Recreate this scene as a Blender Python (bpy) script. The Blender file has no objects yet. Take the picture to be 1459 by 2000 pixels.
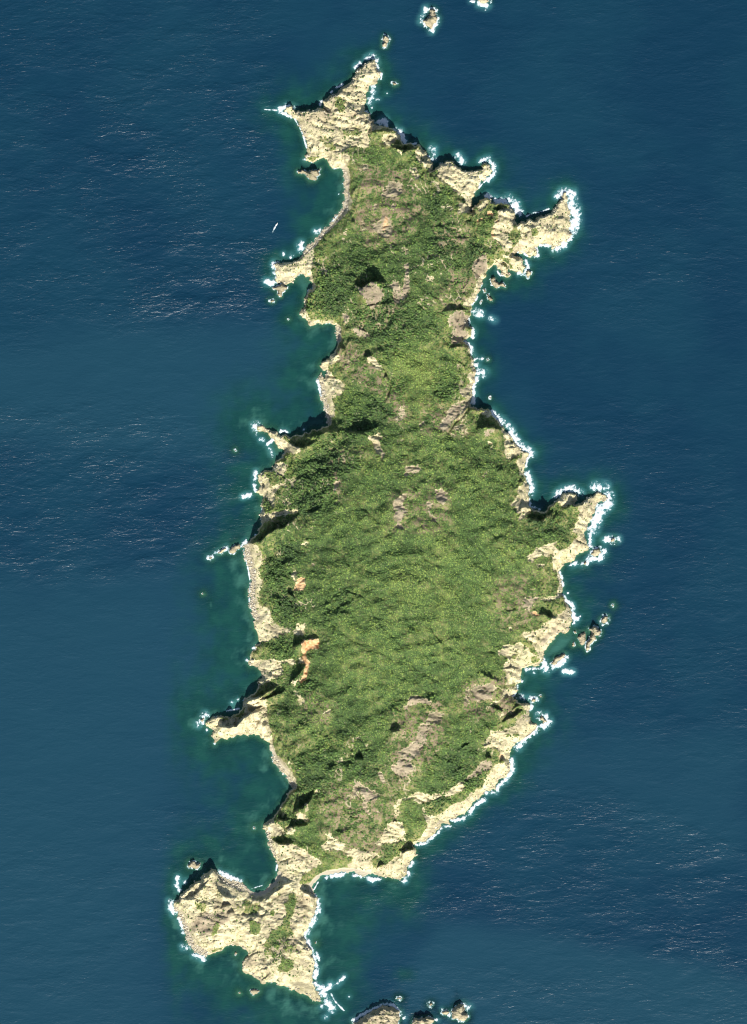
import bpy, math, random
import numpy as np

# ------------------------------------------------------------------ camera, sky, sun, exposure
S = bpy.context.scene
COL = S.collection
CX, CY = 729.5, 1000.0            # survey origin: one metre of the place = one unit
def W(px, py): return px - CX, CY - py

ALT = 12000.0
cam = bpy.data.cameras.new('survey_camera')
cam.sensor_fit = 'VERTICAL'; cam.sensor_height = 36.0
cam.lens = 36.0 * ALT / 2000.0
cam.clip_start = 50.0; cam.clip_end = 90000.0
camo = bpy.data.objects.new('survey_camera', cam); COL.objects.link(camo)
camo.location = (0, 0, ALT); camo.rotation_euler = (0, 0, 0)
S.camera = camo

SUN_EL = math.radians(41.0); SUN_AZ = math.atan2(0.15, -1.0)      # from the south, a touch east
world = bpy.data.worlds.new('World'); S.world = world; world.use_nodes = True
wn = world.node_tree.nodes; wl = world.node_tree.links
bg = wn['Background']; sky = wn.new('ShaderNodeTexSky')
sky.sky_type = 'NISHITA'; sky.sun_disc = False
sky.sun_elevation = SUN_EL; sky.sun_rotation = SUN_AZ; sky.altitude = 10
wl.new(sky.outputs[0], bg.inputs[0]); bg.inputs[1].default_value = 0.085
sun = bpy.data.lights.new('sun', 'SUN'); sun.energy = 4.9; sun.angle = math.radians(0.53)
sun.color = (1.0, 0.965, 0.90)
suno = bpy.data.objects.new('sun', sun); COL.objects.link(suno)
from mathutils import Vector
sd = Vector((math.sin(SUN_AZ) * math.cos(SUN_EL), math.cos(SUN_AZ) * math.cos(SUN_EL), math.sin(SUN_EL)))
suno.rotation_euler = sd.to_track_quat('Z', 'Y').to_euler()
suno.location = (0, 0, 3000)
S.view_settings.view_transform = 'Standard'; S.view_settings.look = 'None'
S.view_settings.gamma = 1.0; S.view_settings.exposure = 0.68
S.view_settings.use_curve_mapping = False
S.cycles.filter_width = 1.15; S.cycles.max_bounces = 6; S.cycles.transparent_max_bounces = 8

# ------------------------------------------------------------------ survey tiles (a tile spans 300 m, 1459 ticks)
K_ = 300.0 / 1459.0
TL = dict(A=(500,0), B=(750,200), C=(500,270), D=(850,340), E=(480,500), F=(700,560), G=(450,760), H=(850,760),
          I=(390,980), J=(930,920), K=(360,1220), L=(920,1160), M=(430,1470), N=(700,1420), O=(310,1650),
          P=(450,1700), Q=(660,1850), R=(720,0), X=(0,0))
def T(t, pts):
    ox, oy = TL[t]
    k = 1.0 if t == 'X' else K_
    return [(ox + u * k, oy + v * k) for u, v in pts]

# ------------------------------------------------------------------ fields on a one metre grid
X0, Y0, NX, NY = 300, -40, 961, 2081
gx = (X0 + np.arange(NX)).astype(np.float32); gy = (Y0 + np.arange(NY)).astype(np.float32)
GX, GY = np.meshgrid(gx, gy)
RNG = np.random.RandomState(11)

def perlin(x, y, seed):
    r = np.random.RandomState(seed)
    perm = r.permutation(256).astype(np.int32); perm = np.concatenate([perm, perm])
    ang = r.rand(256).astype(np.float32) * 2 * np.pi
    gxx = np.cos(ang); gyy = np.sin(ang)
    xi = np.floor(x).astype(np.int32); yi = np.floor(y).astype(np.int32)
    xf = (x - xi).astype(np.float32); yf = (y - yi).astype(np.float32)
    xi &= 255; yi &= 255
    u = xf*xf*xf*(xf*(xf*6-15)+10); v = yf*yf*yf*(yf*(yf*6-15)+10)
    xj = (xi+1) & 255; yj = (yi+1) & 255
    px0 = perm[xi]; px1 = perm[xj]
    def g(p, yy, dx, dy):
        h = perm[p + yy]
        return gxx[h]*dx + gyy[h]*dy
    a = g(px0, yi, xf, yf); b = g(px1, yi, xf-1, yf)
    c = g(px0, yj, xf, yf-1); d = g(px1, yj, xf-1, yf-1)
    top = a + u*(b-a); bot = c + u*(d-c)
    return ((top + v*(bot-top)) * 1.5).astype(np.float32)

def noise(scale, seed, ax=1.0, ay=1.0, rot=0.0, X=None, Y=None):
    X = GX if X is None else X; Y = GY if Y is None else Y
    if rot:
        c, s = math.cos(rot), math.sin(rot)
        X, Y = X*c + Y*s, -X*s + Y*c
    return perlin(X/(scale*ax) + 71.3 + seed, Y/(scale*ay) + 57.9 + seed*1.7, seed)

def blur(a, r, n=2):
    for _ in range(n):
        for ax in (0, 1):
            p = np.pad(a, [(r+1, r) if k == ax else (0, 0) for k in (0, 1)], mode='edge')
            c = np.cumsum(p, axis=ax, dtype=np.float64)
            if ax == 0: a = ((c[2*r+1:] - c[:-2*r-1]) / (2*r+1)).astype(np.float32)
            else: a = ((c[:, 2*r+1:] - c[:, :-2*r-1]) / (2*r+1)).astype(np.float32)
    return a

def sstep(a, b, x):
    t = np.clip((x - a) / (b - a), 0, 1)
    return t*t*(3-2*t)

def rugged(poly, seed, amp=0.16, size=4.0):
    """break a surveyed outline into short crooked pieces"""
    r = random.Random(seed); pts = list(poly)
    while True:
        out = []; split = False; n = len(pts)
        for i in range(n):
            a = pts[i]; b = pts[(i+1) % n]; out.append(a)
            dx, dy = b[0]-a[0], b[1]-a[1]; L = math.hypot(dx, dy)
            if L > size:
                split = True; k = r.gauss(0, amp); t = r.uniform(.4, .6)
                k = max(-.3, min(.3, k))
                out.append((a[0]+dx*t - dy*k, a[1]+dy*t + dx*k))
        pts = out
        if not split: return pts

def inside(poly, xs, ys):
    """even-odd fill on the sub-grid xs, ys"""
    acc = np.zeros((len(ys), len(xs)+1), np.int32)
    n = len(poly); x0 = xs[0]; y0 = ys[0]
    for i in range(n):
        (ax, ay), (bx, by) = poly[i], poly[(i+1) % n]
        if ay == by: continue
        if ay > by: ax, ay, bx, by = bx, by, ax, ay
        j0 = max(0, int(math.ceil(ay - y0))); j1 = min(len(ys)-1, int(math.ceil(by - y0)) - 1)
        if j1 < j0: continue
        jj = np.arange(j0, j1+1)
        xc = ax + (jj + y0 - ay) * (bx-ax)/(by-ay)
        ii = np.clip(np.ceil(xc - x0).astype(int), 0, len(xs))
        np.add.at(acc, (jj, ii), 1)
    return (np.cumsum(acc, axis=1)[:, :-1] & 1).astype(bool)

def seg_dist(arr, pts, R, closed):
    """lower arr to the distance from a polyline, within R of it"""
    n = len(pts)
    if n == 1: pts = [pts[0], (pts[0][0]+.01, pts[0][1])]; n = 2; closed = False
    for i in range(n if closed else n-1):
        (ax, ay), (bx, by) = pts[i], pts[(i+1) % n]
        i0 = max(0, int(min(ax, bx)-R-X0)); i1 = min(NX, int(max(ax, bx)+R-X0)+2)
        j0 = max(0, int(min(ay, by)-R-Y0)); j1 = min(NY, int(max(ay, by)+R-Y0)+2)
        if i1 <= i0 or j1 <= j0: continue
        x = gx[i0:i1][None, :]; y = gy[j0:j1][:, None]
        dx, dy = bx-ax, by-ay; L2 = dx*dx+dy*dy+1e-9
        t = np.clip(((x-ax)*dx + (y-ay)*dy)/L2, 0, 1)
        d = np.sqrt((x-ax-t*dx)**2 + (y-ay-t*dy)**2)
        sub = arr[j0:j1, i0:i1]; np.minimum(sub, d, out=sub)

def sdf(poly, R):
    d = np.full((NY, NX), R, np.float32)
    seg_dist(d, poly, R, True)
    return np.where(inside(poly, gx, gy), d, -d)

# ------------------------------------------------------------------ coastline of the island, clockwise from its north tip
COAST_RAW = [
 ('A', [(1040,605),(1090,585),(1130,560),(1150,650),(1175,740),(1150,795),(1075,815),(1050,880),(1045,960),(1035,1060),(1085,1080),(1090,1130),(1150,1195),(1240,1205),(1310,1235),(1385,1300),(1400,1370)]),
 ('B', [(190,395),(270,395),(335,400),(400,460),(440,540),(468,585),(448,655),(480,640),(530,580),(590,556),(655,563),(695,608),(740,650),(800,653),(870,648),(935,628),(945,580),(1000,590),(1030,640),(1020,690),(960,745),(900,790),(855,860),(830,920),(838,985),(832,1050),(865,985),(905,930),(960,905),(1010,920),(1060,965),(1110,950),(1160,960),(1200,1005),(1250,1085),(1255,1140)]),
 ('D', [(780,485),(860,460),(900,425),(1000,405),(1065,380),(1150,305),(1210,235),(1210,180),(1250,175),(1265,240),(1262,290),(1300,340),(1280,420),(1270,520),(1300,585),(1240,655),(1170,690),(1115,735),(1095,675),(1015,672),(955,700),(975,770),(905,795),(850,745),(785,745),(740,770),(800,785),(840,820),(860,880),(840,955),(770,925),(690,865),(648,838),(700,890),(712,970),(640,965),(590,905),(555,860),(500,905),(485,975),(445,1040),(425,1080),(410,1130),(390,1180),(345,1240),(335,1300)]),
 ('F', [(1050,300),(1055,380),(1090,400),(1075,480),(1030,490),(1000,520),(1050,560),(1070,600),(1075,660),(1100,730),(1120,800),(1150,820),(1110,870),(1120,910),(1080,960),(1085,1040),(1065,1110)]),
 ('H', [(335,165),(420,190),(500,185),(540,240),(600,300),(650,360),(700,420),(740,490),(790,540),(830,585),(890,600),(905,620),(880,660),(860,740),(845,800),(870,870),(890,930),(885,1000),(885,1080),(920,1145),(1000,1165),(1060,1150),(1090,1100),(1150,1060),(1200,1000),(1290,985),(1340,1000),(1345,1060),(1320,1100),(1400,1070)]),
 ('J', [(1040,275),(1110,240),(1140,205),(1230,230),(1245,290),(1150,320),(1135,350),(1100,420),(1080,480),(1050,560),(1030,610),(1050,680),(1075,720),(1050,760),(980,775),(940,830),(870,870),(820,910),(780,960),(800,1010),(820,1080),(810,1170),(850,1240),(885,1290),(910,1350)]),
 ('L', [(950,200),(960,260),(935,340),(880,375),(810,400),(770,440),(730,500),(695,550),(690,600),(680,660),(620,690),(540,695),(485,705),(475,760),(475,840),(430,860),(440,910),(395,970),(405,1005),(440,1010),(470,1040),(540,1040),(560,1100),(550,1160),(570,1210),(620,1230),(640,1280),(590,1320),(530,1370),(470,1400)]),
 ('N', [(1459,200),(1440,320),(1450,380),(1440,440),(1380,490),(1310,540),(1310,600),(1220,600),(1190,640),(1140,690),(1090,710),(1060,770),(1000,830),(920,870),(860,880),(870,930),(790,915),(740,985),(680,1050),(620,1090),(550,1110),(520,1120),(540,1150),(545,1190),(520,1250),(490,1290),(460,1330),(470,1370),(440,1420),(400,1450),(320,1440),(230,1425),(180,1405),(90,1400)]),
 ('M', [(1300,1150),(1240,1130),(1180,1130),(1100,1150),(1010,1165),(940,1195),(890,1240),(870,1280),(885,1320),(920,1370),(930,1410)]),
 ('P', [(825,290),(830,340),(800,420),(770,490),(740,550),(700,600),(720,660),(740,730),(770,810),(800,870),(795,940),(780,1000),(785,1060),(800,1130),(850,1190),(860,1245),(780,1235),(720,1185),(640,1160),(560,1130),(480,1100),(400,1060),(330,1080),(290,1075),(250,1030),(180,990),(110,940),(115,900),(135,840),(170,780),(130,750),(75,715)]),
 ('O', [(680,950),(640,965),(590,1010),(520,1030),(440,1060),(380,1040),(330,1000),(290,960),(270,900),(250,840),(235,780),(215,700),(185,650),(150,620),(140,570),(190,520),(200,480),(270,420),(340,350),(420,290),(490,240),(560,260),(620,300),(690,330),(770,350),(830,400),(880,440),(950,455),(1010,430),(1080,370),(1130,290),(1140,240),(1130,200),(1110,130),(1085,90),(1060,40)]),
 ('M', [(470,830),(450,770),(400,720),(450,650),(510,590),(560,540),(600,470),(640,400),(690,345),(680,310),(640,250),(580,180),(520,110),(500,40)]),
 ('K', [(835,1220),(810,1160),(770,1100),(720,1065),(640,1045),(560,1040),(500,1045),(430,1070),(350,1075),(310,1110),(285,1135),(275,1080),(280,1010),(250,985),(205,965),(240,905),(300,880),(370,870),(440,890),(490,850),(540,810),(555,770),(560,720),(600,690),(680,640),(700,590),(690,550),(740,510),(730,440),(700,400),(630,395),(600,350),(625,330),(625,290),(670,240),(715,180),(700,110),(680,50),(660,0)]),
 ('I', [(515,1150),(530,1120),(490,1060),(475,980),(470,890),(470,820),(485,720),(465,640),(440,560),(420,500),(420,420),(440,385),(520,330),(560,290),(590,220),(580,160),(595,80)]),
 ('G', [(300,1060),(310,1010),(240,985),(230,970),(260,960),(265,880),(265,810),(290,790),(330,770),(400,765),(400,735),(425,690),(490,650),(510,610),(500,570),(430,520),(380,460),(330,410),(240,380),(240,340),(300,340),(370,380),(440,400),(480,450),(560,460),(620,435),(680,440),(760,410),(850,380),(930,340),(920,290),(900,210),(880,120)]),
 ('E', [(720,1290),(700,1220),(680,1180),(690,1140),(715,1100),(745,1160),(770,1080),(700,1040),(720,1010),(790,975),(850,890),(870,850),(875,790),(855,730),(860,650),(800,640),(730,655),(660,650),(610,670),(590,620),(540,590),(510,560),(530,500),(560,440),(550,400),(580,360),(630,320),(635,260),(610,200),(550,175),(480,200),(440,250),(400,265),(300,265),(280,220),(270,150),(265,80),(300,55),(340,72),(420,60),(490,40),(520,12)]),
 ('C', [(460,1080),(490,1010),(570,940),(640,870),(720,790),(780,720),(830,650),(845,560),(840,450),(835,350),(800,285),(740,290),(690,235),(630,190),(580,205),(500,222),(465,200),(460,165),(490,130),(480,80),(465,10)]),
 ('A', [(440,1260),(400,1200),(365,1130),(330,1100),(270,1060),(290,1010),(350,1015),(380,1070),(440,1060),(560,1048),(680,1062),(640,1025),(630,960),(700,905),(780,860),(840,815),(905,775),(945,705),(985,640)]),
]
COAST = []
for t, p in COAST_RAW: COAST += T(t, p)
COAST = rugged(COAST, 5)
R_SEA = 170.0
MAIN = sdf(COAST, R_SEA)

# ------------------------------------------------------------------ islets and rocks awash: outline, height, surf width, name, label
ISLETS = [
 ('R', [(545,190),(580,90),(610,80),(640,150),(640,220),(590,280),(540,240),(510,200)], 8, 5.5, 'islet', 'pale oval islet ringed by surf, second one north of the island tip'),
 ('R', [(130,380),(150,340),(180,350),(185,400),(170,450),(130,440)], 6, 4.2, 'islet', 'small oval rock islet just off the northern tip, circled by foam'),
 ('R', [(1000,-60),(1140,-60),(1140,10),(1090,35),(1040,10)], 9, 6, 'islet', 'foamy rock islet cut off by the top edge of the picture'),
 ('A', [(1290,785),(1320,780),(1340,800),(1310,812)], 2.5, 3, 'sea_rock', 'low rock awash east of the northern headland'),
 ('C', [(395,305),(440,300),(480,318),(560,308),(612,285),(604,350),(572,398),(480,368),(400,335)], 12, 1.8, 'islet', 'wedge shaped brown islet in the mouth of the north western bay'),
 ('E', [(250,300),(300,285),(400,290),(385,320),(340,390),(300,360)], 7, 1.5, 'islet', 'triangular rock islet south of the small western peninsula by the lagoon'),
 ('E', [(225,425),(250,418),(270,432),(245,440)], 2, 3.5, 'sea_rock', 'foam covered rock south west of the triangular western rock islet'),
 ('E', [(395,597),(404,592),(412,602),(402,608)], 1.5, 0.8, 'sea_rock', 'tiny white rock over the yellowish shoal on the west side'),
 ('G', [(34,576),(46,570),(56,584),(44,590)], 2, 2, 'sea_rock', 'lone white rock off the thin north western spur at mid island'),
 ('I', [(280,450),(330,410),(375,400),(370,450),(320,495),(290,490)], 5, 2.2, 'islet', 'brown rock islet nearest the shore in the western foam chain'),
 ('I', [(165,480),(205,455),(250,440),(255,455),(200,490)], 3, 4, 'sea_rock', 'long foam covered rock in the middle of the western foam chain'),
 ('I', [(85,530),(105,520),(120,532),(105,545)], 2, 4, 'sea_rock', 'outermost rock of the western foam chain'),
 ('I', [(20,872),(30,868),(36,878),(26,882)], 1.5, 1, 'sea_rock', 'tiny white rock beside the green shoal west of the boulder shore'),
 ('K', [(150,905),(175,870),(195,890),(170,930)], 2.5, 5, 'sea_rock', 'rock under heavy foam off the dark western spur'),
 ('J', [(1090,790),(1120,740),(1170,735),(1185,780),(1130,820)], 6, 5.5, 'islet', 'round grey green rock in foam just off the eastern cape'),
 ('J', [(1275,655),(1300,635),(1325,650),(1305,675)], 4, 6, 'islet', 'white foamed rock farthest out off the eastern cape'),
 ('J', [(1020,880),(1035,858),(1050,875),(1035,890)], 3, 4, 'sea_rock', 'small foamed rock south of the round rock at the eastern cape'),
 ('J', [(1285,1275),(1300,1262),(1312,1280),(1298,1288)], 1.5, 2, 'sea_rock', 'small rock alone in the open water north east of the eastern skerries'),
 ('L', [(1235,250),(1260,220),(1300,215),(1290,265),(1260,280)], 5, 6, 'islet', 'foam ringed rock, north eastern one of the eastern skerries'),
 ('L', [(1120,330),(1160,310),(1240,360),(1230,395),(1180,390),(1160,450),(1130,520),(1100,550),(1108,450),(1140,390)], 11, 2.6, 'islet', 'long hooked rock islet with a dark north shadow, eastern skerries'),
 ('L', [(1010,420),(1080,355),(1085,450),(1050,490),(1030,450)], 5, 0.8, 'islet', 'brown angular islet between the eastern cove and the hooked islet'),
 ('L', [(978,352),(995,348),(1004,366),(985,376)], 2, 1, 'sea_rock', 'small brown rock at the mouth of the eastern cove, near the shore'),
 ('L', [(962,470),(980,460),(990,490),(972,500)], 2, 1.5, 'sea_rock', 'small pale rock south of the brown angular islet'),
 ('L', [(755,660),(800,610),(890,565),(900,590),(850,630),(790,680)], 4, 3, 'islet', 'long low reef closing the eastern cove on its south side'),
 ('L', [(650,1180),(670,1150),(700,1190),(720,1220),(680,1230)], 4, 5, 'islet', 'pale rock in churning surf off the south eastern shore'),
 ('L', [(570,1010),(590,990),(615,1005),(600,1030)], 4, 4.5, 'islet', 'foam ringed round rock north of the dark south eastern gully'),
 ('L', [(650,970),(662,962),(672,972),(660,982)], 1.5, 3, 'sea_rock', 'outer small foamed rock north east of the dark south eastern gully'),
 ('O', [(275,200),(290,160),(340,155),(400,175),(385,210),(320,220)], 6, 2.2, 'islet', 'low pale islet north west of the pointed south western peak'),
 ('O', [(870,1380),(900,1370),(960,1390),(940,1410),(890,1430)], 3, 1.2, 'sea_rock', 'pale reef off the south side of the south western peninsula'),
 ('O', [(722,1030),(735,1015),(745,1035),(730,1055)], 2, 0.8, 'sea_rock', 'small brown rock in the south western cove'),
 ('O', [(755,1405),(770,1398),(780,1408),(765,1414)], 1.2, 0.8, 'sea_rock', 'tiny rock west of the pale southern reef'),
 ('D', [(520,1000),(570,985),(620,1040),(670,1075),(580,1085),(530,1050)], 6, 1.6, 'islet', 'wedge shaped islet below the finger rocks of the north eastern cape'),
 ('D', [(490,1150),(510,1135),(548,1190),(520,1205),(495,1190)], 4, 2, 'islet', 'small oval islet close inshore south of the wedge shaped islet'),
 ('D', [(455,1095),(475,1090),(485,1120),(462,1125)], 3, 1.5, 'sea_rock', 'small rock between the wedge shaped islet and the eastern shore'),
 ('D', [(860,930),(890,910),(915,940),(890,985),(865,965)], 5, 2.6, 'islet', 'green topped rock off the end of the longer finger rock'),
 ('D', [(425,1225),(440,1195),(448,1205),(434,1235)], 1.5, 1, 'sea_rock', 'sliver of rock beside the small oval eastern islet'),
 ('F', [(1240,1055),(1252,1042),(1262,1056),(1250,1068)], 2, 2, 'sea_rock', 'lone small rock off the narrow waist of the east coast'),
 ('F', [(1218,690),(1230,680),(1238,695),(1226,705)], 2, 2.2, 'sea_rock', 'small foamed rock east of the mid island surf'),
 ('Q', [(150,800),(140,720),(200,690),(290,630),(370,590),(450,555),(510,560),(560,590),(590,620),(590,680),(565,730),(560,800)], 17, 2.5, 'islet', 'large pale grassy islet cut by the bottom edge, south of the spit'),
 ('Q', [(690,780),(705,720),(725,670),(800,663),(900,675),(915,700),(880,730),(870,790)], 14, 1.2, 'islet', 'flat topped islet with dark north cliff at the bottom edge'),
 ('Q', [(985,620),(1020,600),(1060,620),(1040,645),(1000,640)], 4, 3, 'islet', 'small brown rock beside the heart shaped southern islet'),
 ('Q', [(1090,590),(1150,540),(1190,535),(1205,590),(1200,625),(1230,640),(1215,690),(1150,700),(1090,680),(1080,640)], 12, 2.5, 'islet', 'heart shaped grey brown islet near the bottom edge'),
 ('Q', [(560,490),(580,475),(602,480),(590,500)], 2, 3, 'sea_rock', 'small foamed rock north of the large southern islet'),
 ('Q', [(860,545),(880,530),(898,545),(876,560)], 2, 5, 'sea_rock', 'foam covered rock north west of the heart shaped southern islet'),
 ('M', [(312,715),(326,704),(336,716),(324,726)], 1.5, 1.5, 'sea_rock', 'white rock on the pale shoal of the south western bay'),
 ('P', [(800,680),(812,676),(816,694),(804,696)], 2, 0.8, 'sea_rock', 'tiny pale rock east of the southern peninsula'),
]
ISL = []
ALL = MAIN.copy()
SURF_RING = np.zeros((NY, NX), np.float32)
for n, (t, p, hh, fw, nm, lb) in enumerate(ISLETS):
    poly = rugged(T(t, p), 100+n, 0.17, 2.0)
    xs = [q[0] for q in poly]; ys = [q[1] for q in poly]
    m = 130
    i0 = max(0, int(min(xs)-m-X0)); i1 = min(NX, int(max(xs)+m-X0)); j0 = max(0, int(min(ys)-m-Y0)); j1 = min(NY, int(max(ys)+m-Y0))
    x = gx[i0:i1]; y = gy[j0:j1]
    d = np.full((len(y), len(x)), m, np.float32)
    for k in range(len(poly)):
        (ax, ay), (bx, by) = poly[k], poly[(k+1) % len(poly)]
        dx, dy = bx-ax, by-ay; L2 = dx*dx+dy*dy+1e-9
        tt = np.clip(((x[None]-ax)*dx + (y[:, None]-ay)*dy)/L2, 0, 1)
        d = np.minimum(d, np.sqrt((x[None]-ax-tt*dx)**2 + (y[:, None]-ay-tt*dy)**2))
    s = np.where(inside(poly, x, y), d, -d)
    sub = ALL[j0:j1, i0:i1]; np.maximum(sub, np.where(s > -m, s, -R_SEA), out=sub)
    ring = np.clip(1 - np.abs(s + fw*0.25)/(fw*1.1), 0, 1)
    sub = SURF_RING[j0:j1, i0:i1]; np.maximum(sub, ring, out=sub)
    ISL.append((poly, hh, nm, lb))

# ------------------------------------------------------------------ relief
HP = [(700,180,14),(660,205,17),(620,225,17),(615,260,11),(680,260,20),(760,265,20),(720,350,28),(830,320,19),(880,330,19),(900,360,16),(945,340,9),(870,430,34),(760,440,30),(690,480,16),(620,490,8),(560,520,8),
 (960,420,18),(1000,450,16),(1060,440,16),(1095,400,9),(1100,450,9),(800,520,45),(720,590,36),(780,560,48),(900,560,28),(850,620,44),(650,560,20),(640,620,14),(700,650,26),(760,700,42),(850,720,38),(905,740,16),(700,760,24),(660,710,15),(840,800,44),
 (760,830,36),(930,800,16),(940,850,25),(990,900,14),(660,800,10),(700,850,38),(620,870,26),(560,900,12),(520,845,6),(530,940,10),(800,950,58),(650,960,48),(900,1000,60),(1000,1010,32),(1060,1000,16),(1080,1040,26),(1140,1000,13),(1130,1060,9),(580,1010,34),(530,1040,22),(530,1080,16),
 (600,1150,42),(760,1100,72),(900,1150,62),(1020,1150,34),(1080,1140,14),(1080,1200,18),(1050,1270,12),(650,1270,58),(540,1260,14),(520,1300,11),(760,1250,78),(900,1300,58),(980,1350,24),(1010,1380,16),(560,1350,24),(500,1390,15),(430,1425,14),(600,1420,42),(700,1400,60),(800,1420,64),(900,1450,44),(970,1470,18),(980,1500,10),
 (650,1500,44),(590,1550,24),(560,1600,18),(720,1560,48),(840,1540,32),(900,1550,16),(640,1620,30),(720,1640,26),(790,1620,16),(790,1670,12),(600,1690,15),(550,1690,12),(560,1740,16),(620,1700,4),
 (418,1708,27),(370,1760,16),(400,1760,22),(440,1770,22),(500,1770,14),(450,1730,7),(520,1745,9),(570,1755,19),(590,1790,14),(560,1850,17),(520,1870,13),(580,1900,8),(620,1945,4),(460,1810,14),(380,1830,9)]
hp = np.array(HP, np.float64)
def tps(r): return np.where(r > 0, r*r*np.log(np.maximum(r, 1e-9)), 0)
nP = len(hp); Q2 = hp[:, :2]/200.0
A = np.zeros((nP+3, nP+3)); A[:nP, :nP] = tps(np.linalg.norm(Q2[:, None]-Q2[None], axis=2)) + np.eye(nP)*0.01
A[:nP, nP] = 1; A[:nP, nP+1:] = Q2; A[nP, :nP] = 1; A[nP+1:, :nP] = Q2.T
coef = np.linalg.solve(A, np.concatenate([hp[:, 2], np.zeros(3)]))
st = 10
cxg = np.arange(X0, X0+NX+st, st); cyg = np.arange(Y0, Y0+NY+st, st)
cgx, cgy = np.meshgrid(cxg/200.0, cyg/200.0)
pc = coef[nP] + coef[nP+1]*cgx + coef[nP+2]*cgy
for k in range(nP): pc = pc + coef[k]*tps(np.hypot(cgx-Q2[k, 0], cgy-Q2[k, 1]))
def upsample(c):
    fx = np.arange(NX)/st; fy = np.arange(NY)/st
    ix = fx.astype(int); iy = fy.astype(int); wx = (fx-ix)[None]; wy = (fy-iy)[:, None]
    return ((c[iy][:, ix]*(1-wx)+c[iy][:, ix+1]*wx)*(1-wy) + (c[iy+1][:, ix]*(1-wx)+c[iy+1][:, ix+1]*wx)*wy).astype(np.float32)
P = np.clip(upsample(pc), 4, 95)

sm = blur(np.clip(MAIN, -40, 40), 5, 2)
gyy, gxx = np.gradient(sm)
gl = np.sqrt(gxx**2+gyy**2)+1e-3
north = blur(gyy/gl, 3, 1)                      # +1: the shore looks north
nA = noise(60, 1); nB = noise(24, 2); nC = noise(10, 3); nD = noise(4.5, 4); nE = noise(2.2, 5)
wramp = np.clip(15 - 13*north + 5*nB, 3.5, 34)
tc = np.clip(MAIN/wramp, 0, 1)
ramp = 1-(1-tc)**1.7
H = P*ramp

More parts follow.
